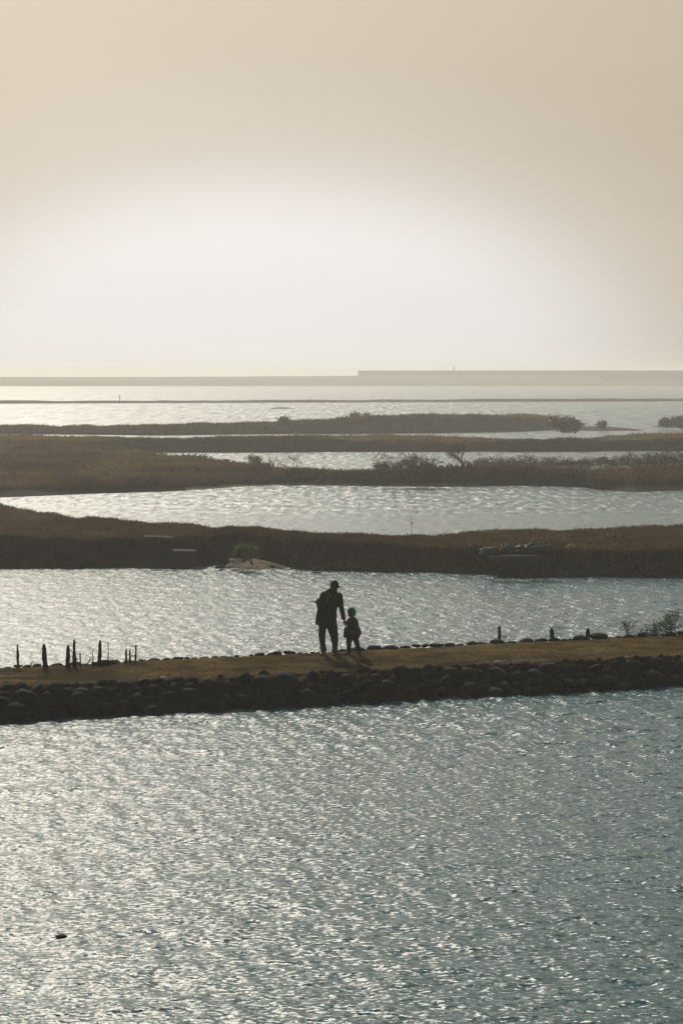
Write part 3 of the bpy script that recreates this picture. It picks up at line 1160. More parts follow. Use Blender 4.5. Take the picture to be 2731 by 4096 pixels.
# bushes further out
shrub('round_bush', pix(571, 430, 0.8), 1.2, 80, 'dark rounded bush at the right tip of the reed bank', 'bush', 8, 3, 0.6, r=0.03, leaf=leaf_dark, n_leaf=8, leaf_size=0.14, jitter=0.25, fan=0.9)
shrub('round_bush', pix(560, 427.5, 1.4), 1.1, 81, 'lower bush just left of the rounded bush at the reed bank tip', 'bush', 8, 2, 0.6, r=0.03, leaf=leaf_dark, n_leaf=8, leaf_size=0.12, jitter=0.25, fan=1.0)
shrub('islet_bush', pix(601, 428.6, 0.3), 0.9, 84, 'small dark upright bush alone on the mud spit off the reed bank', 'bush', 9, 2, 0.5, r=0.02, leaf=leaf_dark, n_leaf=8, leaf_size=0.09, jitter=0.14, fan=0.5)
for i, (x, y, h) in enumerate(((664, 425.5, 0.8), (676, 426, 1.1), (689, 426.5, 1.2))):
    shrub('islet_bush', pix(x, y, 0.5), h, 90 + i, ['low left bush of the clump on the islet at the right edge', 'taller middle bush of the clump on the islet at the right edge', 'bush of the islet clump cut by the right edge'][i], 'bush', 9, 3, 0.6, r=0.025,
          leaf=leaf_dark, n_leaf=4, leaf_size=0.1, jitter=0.2, fan=1.1, group='bushes on the islet at the right edge')
for i, (x, y, h) in enumerate(((355, 421.5, 1.0), (366, 421, 0.9), (283, 425.3, 0.8))):
    shrub('reed_bush', pix(x, y, 1.2), h, 100 + i, ['dark tuft of bush above the middle of the reed bank crest', 'smaller tuft just right of the crest bush on the reed bank', 'bushy tuft on the left half of the reed bank'][i], 'bush', 7, 2, 0.5, r=0.02,
          leaf=leaf_dark, n_leaf=8, leaf_size=0.1, jitter=0.2, fan=0.7, group='tufts on the reed bank')
# dead stalk on the near bank
shrub('dead_stalk', pix(409.5, 532.5, 1.0), 0.75, 120, 'single thin dead stalk standing on the crest of the near bank', 'plant', 1, 1, 0.35, r=0.012, fan=0.05, up=1.0)
# plants beside the path at the right edge
for i, (x, y, h, fan) in enumerate(((627.5, 635.5, 0.42, 0.25), (658, 634.5, 0.28, 0.6), (664, 634, 0.34, 0.6), (677, 634, 0.62, 0.6), (640, 635.5, 0.15, 0.9), (648, 635, 0.14, 0.9))):
    q = pix(x, y, PZ)
    q.y += 0.15
    shrub('roadside_weed', q, h, 130 + i, ['upright grey weed on the far edge of the path right of the stumps', 'low bushy weed near the right end of the path edge', 'weed beside the tallest twiggy weed at the path edge',
          'tallest twiggy weed at the right edge of the picture by the path', 'tiny sprawling weed just right of the upright grey weed', 'tiny weed left of the low bushy weed at the path edge'][i], 'weed', 6, 2 if h < 0.5 else 3, 0.5, r=0.008, leaf=leaf_dark, n_leaf=3, leaf_size=0.018, jitter=0.03, fan=fan, group='weeds along the far path edge')

# ================================================================== sand spit with its bush and litter
SPIT_ROCKS = []
sand_mat = earth('pale sand', [(0.3, (0.20, 0.16, 0.095)), (0.7, (0.33, 0.27, 0.165))], 3, bump=0.4, bscale=10)
sp = pix(249, 569.2, 0)
mound('sand_spit', sp.x + 0.1, sp.y + 0.9, 1.5, 1.2, 0.30, sand_mat, seed=71, rough=0.55, pointy=0.55)
for x, y, w_, seed, lb in ((258, 565.5, 0.2, 41, 'largest dark stone in front of the bush on the sand spit'), (243, 565, 0.12, 42, 'small dark stone left of the largest one on the sand spit'), (272, 567, 0.1, 43, 'small dark stone on the right side of the sand spit'), (220, 567.5, 0.16, 44, 'flat dark stone at the left tip of the sand spit'), (316, 570, 0.16, 45, 'dark stone alone at the waterline right of the sand spit')):
    SPIT_ROCKS.append((x, y, w_, seed, lb))
shrub('mangrove_bush', pix(252, 562.6, 0.26), 0.72, 140, 'leafy green bush on the pale sand spit behind the path', 'bush', 6, 3, 0.6, (-0.35, 0, 0), 0.2, 0.014, leaf=leaf_green, n_leaf=4, leaf_size=0.035, jitter=0.05, fan=0.7)

def plain(name, col, rough=0.6, scale=8):
    return earth(name, [(0.3, [c * 0.8 for c in col]), (0.7, col)], scale, rough, 0, coords='obj')


def bevel_box(name, size, mat, parent=None, loc=(0, 0, 0), rot=(0, 0, 0), bev=0.01, warp=0.0, seed=0):
    bm = bmesh.new()
    bmesh.ops.create_cube(bm, size=1.0)
    for v in bm.verts:
        v.co = Vector((v.co.x * size[0], v.co.y * size[1], v.co.z * size[2]))
    bmesh.ops.bevel(bm, geom=list(bm.edges), offset=bev, segments=2, affect='EDGES', profile=0.6)
    rs = random.Random(seed)
    if warp:
        for v in bm.verts:
            v.co += Vector((rs.gauss(0, warp), rs.gauss(0, warp), rs.gauss(0, warp)))
    me = bpy.data.meshes.new(name)
    bm.to_mesh(me)
    bm.free()
    o = link(name, me, mat, parent, loc)
    o.rotation_euler = rot
    return o


foam = leafy('white foam', [(0.3, (0.75, 0.75, 0.72)), (0.7, (0.85, 0.85, 0.82))], 6, 0.55, 0.6)
foam_dull = plain('weathered foam', (0.34, 0.36, 0.36))
red_pl = plain('red plastic', (0.5, 0.05, 0.03), 0.4)
tan_sack = plain('tan sacking', (0.5, 0.38, 0.2), 0.9)
pale_wood = plain('bleached wood', (0.12, 0.105, 0.08), 0.9, 4)


def box_thing(name, loc, size, mat, label, cat, rz=0.0, lid=True):
    root = empty(name, loc, rz)
    tag(root, label, cat)
    bevel_box('body', (size[0], size[1], size[2] * 0.78), mat, root, (0, 0, size[2] * 0.39), bev=size[2] * 0.08)
    if lid:
        bevel_box('lid', (size[0] * 1.05, size[1] * 1.05, size[2] * 0.2), mat, root, (0, 0, size[2] * 0.89), bev=size[2] * 0.06)
    return root


box_thing('foam_box', pix(235.5, 563.4, 0.2), (0.42, 0.3, 0.16), foam, 'bright white foam box on the pale sand spit', 'box', 0.15)
box_thing('foam_box', pix(245, 479.3, 0.25), (0.36, 0.3, 0.26), foam_dull, 'grey white foam box lying on the shore of the middle bank', 'box', 0.3)


def blob(name, size, mat, parent=None, loc=(0, 0, 0), seed=0, amp=0.15, sub=3, flat=True, freq=2.5):
    bm = bmesh.new()
    bmesh.ops.create_icosphere(bm, subdivisions=sub, radius=1.0)
    co = np.array([tuple(v.co) for v in bm.verts])
    nz = noise2(co[:, 0] + co[:, 2] * 0.7, co[:, 1] - co[:, 2] * 0.5, freq, seed, 3)
    for v, k in zip(bm.verts, nz):
        v.co *= 1 + amp * k
        v.co = Vector((v.co.x * size[0], v.co.y * size[1], max(v.co.z, -0.35 if flat else -9) * size[2]))
    me = bpy.data.meshes.new(name)
    bm.to_mesh(me)
    bm.free()
    me.polygons.foreach_set('use_smooth', np.ones(len(me.polygons), dtype=bool))
    return link(name, me, mat, parent, loc)


tag(blob('float', (0.085, 0.07, 0.06), red_pl, None, pix(243.5, 561, 0.33), 1, 0.08, flat=False), 'small red float beside the white foam box', 'float')
tag(blob('float', (0.11, 0.1, 0.1), red_pl, None, pix(287, 481.6, 0.18), 2, 0.08, flat=False), 'tiny reddish float on the sandy shore of the middle bank', 'float')
tag(blob('sack', (0.17, 0.12, 0.11), tan_sack, None, pix(570.5, 547, 0.98), 5, 0.3), 'tan sack lying in the grass right of the green nets', 'sack')

# planks and driftwood on the near bank
for x, y, z, sz, rz, lb in ((184, 552.2, 0.72, (0.85, 0.26, 0.03), 0.5, 'pale bleached plank lying on the dark face of the near bank'),
                            (164, 538.6, 1.0, (0.7, 0.2, 0.03), -0.35, 'long pale plank in the grass high on the left of the near bank'),
                            (149, 538.3, 1.0, (0.34, 0.26, 0.05), 0.2, 'short pale board at the left end of the long pale plank')):
    o = bevel_box('plank', sz, pale_wood, None, pix(x, y, z) + Vector((0, 0, 0.06)), (0.25, 0.05, rz), 0.006, 0.004, int(x))
    tag(o, lb, 'plank')
dw = empty('driftwood_stump', pix(320, 482.6, 0.15))
tag(dw, 'dark driftwood stump leaning on the sandy shore of the middle bank', 'driftwood')
V, T = tubes([(Vector((-0.28, 0, -0.05)), Vector((0.02, 0, 0.14)), 0.13, 0.12), (Vector((0.02, 0, 0.14)), Vector((0.3, 0.02, 0.42)), 0.12, 0.05)], 7)
link('stump', np_mesh('stump', V, T, smooth=True), bark, dw)
V, T = tubes([(Vector((0.02, 0, 0.14)), Vector((0.02, 0.1, 0.38)), 0.05, 0.02), (Vector((-0.2, 0, 0.0)), Vector((-0.45, -0.1, 0.02)), 0.05, 0.02), (Vector((0.05, 0, 0.12)), Vector((0.3, -0.12, 0.02)), 0.05, 0.02)], 5)
link('root', np_mesh('root', V, T, smooth=True), bark, dw)


# fishing nets and an upturned boat on the right of the near bank
def net_mat(name, a, b):
    return leafy(name, [(0.3, a), (0.7, b)], 6, 0.2, 0.6)


net_a = net_mat('green netting', (0.02, 0.05, 0.032), (0.06, 0.125, 0.075))
net_b = net_mat('teal netting', (0.01, 0.042, 0.038), (0.028, 0.09, 0.075))


def net_heap(loc, sx, sz, mat, seed, label):
    root = empty('fishing_net', loc)
    tag(root, label, 'fishing net', 'net heaps on the near bank')
    blob('net_heap', (sx, 0.3, sz), mat, root, (0, 0, 0), seed, 0.55, 4, freq=4.0)
    rs = random.Random(seed)
    segs = []
    for k in range(26):                       # loose folds of cord lying over the heap
        a = rs.uniform(-1, 1) * sx * 0.9
        p = Vector((a, -0.28, 0.0))
        for i in range(6):
            t = (i + 1) / 6
            q = Vector((a + rs.gauss(0, 0.05), -0.28 + 0.5 * t, sz * (1.02 + 0.1 * rs.random()) * math.sin(math.pi * (0.08 + 0.7 * t)) * math.sqrt(max(0.05, 1 - (a / sx) ** 2))))
            segs.append((p, q, 0.009, 0.009))
            p = q
    V, T = tubes(segs, 3)
    link('cord', np_mesh('cord', V, T), mat, root)


net_heap(pix(491, 553, 0.85), 0.36, 0.20, net_a, 3, 'pale green heap of fishing net at the left of the nets')
net_heap(pix(506, 551.5, 0.9), 0.22, 0.24, net_a, 5, 'small peaked green net heap between the pale green and the teal one')
net_heap(pix(531, 551, 0.9), 0.52, 0.22, net_b, 8, 'dark teal heap of fishing net above the upturned boat')


def boat(loc, L, W, H, rz):
    root = empty('upturned_boat', loc, rz)
    tag(root, 'grey upturned dinghy on the dark shore of the near bank below the nets', 'boat')
    hull_m = plain('faded grey paint', (0.05, 0.055, 0.062), 0.9, 3)
    n, m = 25, 11
    P = np.zeros((n, m, 3))
    for i in range(n):
        t = i / (n - 1) * 2 - 1
        wd = W / 2 * (1 - abs(t) ** 2.6) ** 0.7 + 0.015
        for j in range(m):
            a = math.pi * j / (m - 1)
            c = math.cos(a)
            P[i, j] = (t * L / 2, wd * math.copysign(abs(c) ** 0.7, c), H * (1 - 0.35 * abs(t) ** 3) * math.sin(a) ** 0.65 + 0.06 * t * t)
    idx = np.arange(n * m).reshape(n, m)
    q = np.stack([idx[:-1, :-1], idx[1:, :-1], idx[1:, 1:], idx[:-1, 1:]], -1).reshape(-1, 4)
    link('hull', np_mesh('hull', P, q, quads=True, smooth=True), hull_m, root)
    segs = []
    for j in (0, m - 1):
        for i in range(n - 1):
            segs.append((Vector(P[i, j]), Vector(P[i + 1, j]), 0.014, 0.014))
    V, T = tubes(segs, 5)
    link('gunwale', np_mesh('gunwale', V, T), hull_m, root)
    segs = [(Vector(P[i, m // 2]), Vector(P[i + 1, m // 2]), 0.02, 0.02) for i in range(1, n - 2)]
    V, T = tubes(segs, 4)
    link('keel', np_mesh('keel', V, T), hull_m, root)


boat(pix(516, 564.5, 0.36), 1.9, 0.75, 0.34, 0.06)

# ================================================================== posts and rocks along the far edge of the path
old_wood = earth('weathered post wood', [(0.3, (0.012, 0.012, 0.011)), (0.7, (0.035, 0.032, 0.027))], 14, 0.85, 0.5, 30, 'obj')


def post(name, x, ytop, ybase, wpx, label, shape='stake', seed=0, lean=0.0, group=None):
    q = pix(x, ybase, PZ)
    q.y += 0.12
    q.z = PZ - 0.02
    pm = FPX / q.y
    h = (ybase - ytop) / pm + 0.05
    w = wpx / pm
    rs = random.Random(seed)
    n, m = 9, 8
    V, T = [], []
    for i in range(n):
        t = i / (n - 1)
        if shape == 'stake':                  # flared foot, splintered tip
            r = w * 0.40 * (1.0 - 0.4 * t) * (1 if t < 0.9 else 0.8)
        elif shape == 'stump':
            r = w * 0.5 * (1.05 - 0.25 * t)
        else:
            r = w * 0.5
        for j in range(m):
            a = 2 * math.pi * j / m
            rr = r * rs.uniform(0.7, 1.25) if shape != 'post' else r * (1.0 + 0.04 * math.cos(4 * a))
            top = rs.uniform(-0.07, 0.05) * h if (i == n - 1 and shape != 'post') else 0
            V.append((rr * math.cos(a) + lean * t * h, rr * math.sin(a), -0.1 + (h + 0.1) * t + top))
        if i:
            for j in range(m):
                k0, k1 = (i - 1) * m + j, (i - 1) * m + (j + 1) % m
                T += [(k0, k1, k1 + m), (k0, k1 + m, k0 + m)]
    c = len(V)
    V.append((lean * h, 0, h + (0.04 * h if shape == 'stake' else 0.0)))
    for j in range(m):
        T.append(((n - 1) * m + j, (n - 1) * m + (j + 1) % m, c))
    o = link(name, np_mesh(name, V, T), old_wood, None, q)
    tag(o, label, 'post', group)
    return o


G1 = 'old stakes at the left end of the path'
post('wooden_stake', 17.3, 647, 668.5, 4.2, 'leftmost dark stake, thin and alone at the path edge', seed=1, lean=-0.02, group=G1)
post('wooden_stake', 44.5, 646.5, 669, 7.5, 'thick tapering stake second from the left, standing alone', seed=2, lean=-0.05, group=G1)
post('wooden_stake', 67, 648, 668.5, 6.5, 'shorter left stake of the close pair with the tall pointed one', seed=3, lean=0.02, group=G1)
post('wooden_stake', 73.5, 642, 668.5, 5.5, 'tall pointed stake, right one of the close pair', seed=4, group=G1)
post('wooden_stake', 79.5, 655, 667.5, 2.6, 'small thin stake just right of the tall pointed stake', seed=5, group=G1)
post('wooden_stake', 98, 643, 666.5, 6.5, 'tall ragged topped stake beside the low dark rocks', seed=6, lean=0.06, group=G1)
post('wooden_stake', 125.2, 652, 664.5, 4.0, 'short stake left of the ladder-like pair of stakes', seed=7, lean=0.02, group=G1)
post('wooden_stake', 129.2, 651.5, 664.3, 3.2, 'left upright of the ladder-like pair of stakes', seed=8, group=G1)
st = post('wooden_stake', 134.8, 647.5, 664.2, 3.6, 'right taller upright of the ladder-like pair of stakes', seed=9, lean=0.03, group=G1)
V, T = tubes([(Vector((-0.13, 0, 0.17)), Vector((0.02, 0, 0.20)), 0.010, 0.010), (Vector((-0.13, 0, 0.07)), Vector((0.02, 0, 0.09)), 0.010, 0.010), (Vector((-0.10, 0, 0.40)), Vector((0.06, 0, 0.41)), 0.008, 0.010)], 5)
link('rail', np_mesh('rail', V, T), old_wood, st)
post('square_post', 499, 628.2, 643.5, 3.0, 'slim straight square post standing behind the path stones', 'post', 10)
post('wooden_stump', 552.7, 629.5, 640, 4.6, 'ragged leaning stump left of the other stump by the path', 'stump', 11, -0.12, 'ragged stumps beside the path')
post('wooden_stump', 587.5, 630.3, 638.2, 4.6, 'ragged upright stump right of the leaning one by the path', 'stump', 12, 0.0, 'ragged stumps beside the path')
for x, y, w_, seed, lb in ((103.5, 665.5, 0.17, 1, 'low dark rock at the foot of the ragged topped stake'), (111.5, 664.5, 0.11, 2, 'small dark rock right of the low rock by the stakes'), (95.5, 666, 0.09, 3, 'tiny rock left of the ragged topped stake')):
    q = pix(x, y, PZ)
    q.y += 0.1
    o = blob('rock', (w_, w_ * 0.8, w_ * 0.75), stone_mats[0], None, q, seed, 0.3, 2)
    tag(o, lb, 'rock')
# dry sticks between the stakes
for i, (x0, y0, x1, y1, lb) in enumerate(((84, 667, 90.5, 657.5, 'bent stick leaning right between the tall stakes'), (76.5, 660, 70, 650, 'crooked twig caught on the tall pointed stake'), (27.5, 668, 32, 662, 'short bent stick between the two leftmost stakes'),
                                          (106.5, 666, 107.5, 643, 'thin bare reed right of the ragged topped stake'), (91.5, 667, 92, 651, 'thin bare reed left of the ragged topped stake'))):
    a = pix(x0, y0, PZ) + Vector((0, 0.14, -0.03))
    b = pix_d(x1, y1, a.y)
    m_ = a.lerp(b, 0.55) + Vector((0.02, 0, 0.01))
    e = b + Vector((0.05, 0, 0.02))
    V, T = tubes([(Vector((0, 0, 0)), m_ - a, 0.014, 0.012), (m_ - a, b - a, 0.012, 0.008), (b - a, e - a, 0.008, 0.004)], 5)
    o = link('dry_stick', np_mesh('dry_stick', V, T), old_wood, None, a)
    tag(o, lb, 'stick')
for x, y, w_, seed, lb in SPIT_ROCKS:
    tag(blob('shore_rock', (w_, w_ * 0.8, w_ * 0.6), stone_mats[0], None, pix(x, y, 0.08), seed, 0.4, 3), lb, 'rock')
# dark rocks just breaking the surface of the near water
for x, y, w_, h_, seed, lb in ((61, 936.5, 0.07, 0.022, 21, 'dark rock just breaking the near water at the lower left'),):
    o = blob('water_rock', (w_, w_ * 0.9, h_), stone_mats[0], None, pix(x, y, 0.0), seed, 0.4, 3)
    tag(o, lb, 'rock')
# small marker far off, on the dike in the open water, and a beacon on the sea wall
q = pix(119.5, 402.6, 0.5)
mk = empty('marker_post', q)
tag(mk, 'lone marker post on the thin dike far out at the left', 'marker')
V, T = tubes([(Vector((0, 0, -0.2)), Vector((0, 0, 1.2)), 0.09, 0.08)], 6)
link('pole', np_mesh('pole', V, T), old_wood, mk)
V, T = tubes([(Vector((0, 0, 1.1)), Vector((0, 0, 1.7)), 0.16, 0.1)], 6)
link('top_mark', np_mesh('top_mark', V, T), old_wood, mk)
f = (457.5 - 359) / (760 - 359)
bq = Vector((w0.x + (w1.x - w0.x) * f, w0.y + (w1.y - w0.y) * f, 9.0))
bc = empty('beacon', bq)
tag(bc, 'tiny beacon standing on the sea wall on the horizon', 'beacon')
V, T = tubes([(Vector((0, 0, -0.2)), Vector((0, 0, 2.1)), 0.45, 0.32)], 8)
link('tower', np_mesh('tower', V, T), conc, bc)
V, T = tubes([(Vector((0, 0, 2.1)), Vector((0, 0, 2.9)), 0.28, 0.25), (Vector((0, 0, 2.9)), Vector((0, 0, 3.2)), 0.32, 0.05)], 8)
link('lantern', np_mesh('lantern', V, T), conc, bc)

# ================================================================== people
PB = pix(331.5, 654.7, PZ)


def zx(X):
    return (X - 690) * 0.001446


def zz(Y):
    return (1445 - Y) * 0.001446


def loft(bm, pts, seg=14, ref=None):
    """closed tube through (x, y, z, rx, ry); rx lies along the reference axis"""
    P = [Vector(p[:3]) for p in pts]
    rings = []
    n = len(P)
    for i in range(n):
        t = (P[min(i + 1, n - 1)] - P[max(i - 1, 0)]).normalized()
        a = Vector(ref) if ref else (Vector((1, 0, 0)) if abs(t.x) < 0.85 else Vector((0, 0, 1)))
        u = (a - t * t.dot(a)).normalized()
        v = t.cross(u)
        rx, ry = pts[i][3], pts[i][4] if len(pts[i]) > 4 else pts[i][3]
        rings.append([bm.verts.new(P[i] + u * rx * math.cos(2 * math.pi * k / seg) + v * ry * math.sin(2 * math.pi * k / seg)) for k in range(seg)])
    for a, b in zip(rings, rings[1:]):
        for k in range(seg):
            bm.faces.new((a[k], a[(k + 1) % seg], b[(k + 1) % seg], b[k]))
    bm.faces.new(rings[0][::-1])
    bm.faces.new(rings[-1])


def ball(bm, c, r, rot=None):
    r = r if isinstance(r, (tuple, list)) else (r, r, r)
    m = Matrix.Translation(Vector(c)) @ (rot.to_matrix().to_4x4() if rot else Matrix.Identity(4)) @ Matrix.Diagonal(Vector(r + (1,) if isinstance(r, tuple) else tuple(r) + (1,)))
    bmesh.ops.create_uvsphere(bm, u_segments=16, v_segments=10, radius=1.0, matrix=m)


def fuse(name, bm, mat, parent, voxel=0.011, smooth=4, wrinkle=0.0, seed=0):
    """overlapping closed pieces grown into one continuous skin"""
    bmesh.ops.recalc_face_normals(bm, faces=bm.faces)
    me = bpy.data.meshes.new(name)
    bm.to_mesh(me)
    bm.free()
    o = bpy.data.objects.new(name, me)
    COL.objects.link(o)
    r = o.modifiers.new('remesh', 'REMESH')
    r.mode = 'VOXEL'
    r.voxel_size = voxel
    k = o.modifiers.new('smooth', 'SMOOTH')
    k.factor = 0.5
    k.iterations = smooth
    dg = bpy.context.evaluated_depsgraph_get()
    dg.update()
    me2 = bpy.data.meshes.new_from_object(o.evaluated_get(dg))
    bpy.data.objects.remove(o)
    bpy.data.meshes.remove(me)
    me2.name = name
    if wrinkle:
        n = len(me2.vertices)
        co = np.zeros(n * 3)
        me2.vertices.foreach_get('co', co)
        co = co.reshape(-1, 3)
        nm = np.zeros(n * 3)
        me2.vertices.foreach_get('normal', nm)
        nm = nm.reshape(-1, 3)
        d = noise2(co[:, 0] * 0.8 + co[:, 1], co[:, 2] * 1.7 + co[:, 0] * 0.6, 11, seed, 2)
        co += nm * (d * wrinkle)[:, None]
        me2.vertices.foreach_set('co', co.ravel())
    me2.polygons.foreach_set('use_smooth', np.ones(len(me2.polygons), dtype=bool))
    me2.update()
    return link(name, me2, mat, parent)


skin = cloth('skin', (0.10, 0.055, 0.036), (0.13, 0.07, 0.046), 20, 0.6)
navy = cloth('black jacket cloth', (0.006, 0.007, 0.009), (0.012, 0.013, 0.016))
dark_trouser = cloth('charcoal trouser cloth', (0.008, 0.009, 0.011), (0.016, 0.017, 0.019))
tan_shoe = cloth('tan shoe leather', (0.085, 0.075, 0.055), (0.13, 0.115, 0.085), 12, 0.6)
sole_m = cloth('shoe sole', (0.09, 0.09, 0.085), (0.14, 0.14, 0.13), 12, 0.7)
cap_m = cloth('black cap cloth', (0.006, 0.008, 0.012), (0.011, 0.014, 0.02))
patch_m = cloth('grey cap patch', (0.05, 0.058, 0.065), (0.06, 0.07, 0.078))
black_pl = plain('black plastic', (0.01, 0.01, 0.011), 0.35)
hair_m = cloth('black hair', (0.006, 0.005, 0.005), (0.012, 0.01, 0.009), 60, 0.5)
yellow_rim = plain('yellow phone case', (0.75, 0.55, 0.06), 0.4)


def hand(bm, wrist, palm, fdir, thumb_dir, across, k=1.0, curl=Vector((0, 0, 0))):
    """palm and five fingers; fdir along the fingers, across towards the little finger"""
    w, p = Vector(wrist), Vector(palm)
    f, t, a = Vector(fdir).normalized(), Vector(thumb_dir).normalized(), Vector(across).normalized()
    loft(bm, [tuple(w) + (0.026 * k, 0.022 * k), tuple(w.lerp(p, 0.5)) + (0.034 * k, 0.018 * k), tuple(p) + (0.036 * k, 0.016 * k)], 10, tuple(a))
    for i, (off, L) in enumerate(((-0.027, 0.066), (-0.009, 0.074), (0.009, 0.07), (0.026, 0.056))):
        b = p + a * off * k - f * 0.008 * k
        m = b + f * L * 0.55 * k + curl * 0.012 * k
        e = m + (f + curl * 1.2).normalized() * L * 0.5 * k
        loft(bm, [tuple(b) + (0.009 * k,), tuple(m) + (0.0085 * k,), tuple(e) + (0.0065 * k,)], 8)
    b = w.lerp(p, 0.45) - a * 0.024 * k
    m = b + t * 0.036 * k
    e = m + (t + f * 0.8).normalized() * 0.03 * k
    loft(bm, [tuple(b) + (0.011 * k,), tuple(m) + (0.0105 * k,), tuple(e) + (0.0075 * k,)], 8)


def shoe(parent, heel, toe, w, h, mat, lift=0.0):
    """upper and sole of a shoe from heel to toe"""
    he, to = Vector(heel), Vector(toe)
    d = (to - he)
    L = d.length
    bm = bmesh.new()
    prof = [(0.0, 0.34, 0.70), (0.06, 0.42, 0.92), (0.2, 0.46, 1.0), (0.38, 0.46, 0.92), (0.55, 0.5, 0.66), (0.75, 0.52, 0.50), (0.9, 0.42, 0.40), (1.0, 0.2, 0.24)]
    pts = []
    for t, pw, ph in prof:
        c = he + d * t
        pts.append((c.x, c.y, c.z + h * ph * 0.5 + 0.012, w * pw, h * ph * 0.5))
    loft(bm, pts, 14, tuple(Vector((d.y, -d.x, 0)).normalized()))
    o = fuse('shoe', bm, mat, parent, 0.009, 2)
    bm = bmesh.new()
    pts = []
    for t, pw, ph in prof:
        c = he + d * t
        pts.append((c.x, c.y, c.z + 0.012, w * pw * 1.1, 0.014))
    loft(bm, pts, 14, tuple(Vector((d.y, -d.x, 0)).normalized()))
    me = bpy.data.meshes.new('sole')
    bm.to_mesh(me)
    bm.free()
    link('sole', me, sole_m, o)
    return o


def face_bits(parent, c, r, f, k):
    """eyes and mouth set into the face; f is where the face looks"""
    f = Vector(f).normalized()
    s = f.cross(Vector((0, 0, 1))).normalized()
    white = plain('eye', (0.12, 0.11, 0.10), 0.3)
    for sgn in (-1, 1):
        bm = bmesh.new()
        ball(bm, Vector(c) + f * r * 0.86 + s * sgn * 0.031 * k + Vector((0, 0, 0.0)), (0.013 * k, 0.013 * k, 0.009 * k))
        me = bpy.data.meshes.new('eye')
        bm.to_mesh(me)
        bm.free()
        link('eye', me, white, parent)
    bm = bmesh.new()
    ball(bm, Vector(c) + f * r * 0.90 + Vector((0, 0, -0.062 * k)), (0.022 * k, 0.014 * k, 0.006 * k))
    me = bpy.data.meshes.new('mouth')
    bm.to_mesh(me)
    bm.free()
    link('mouth', me, cloth('lips', (0.10, 0.04, 0.035)), parent)


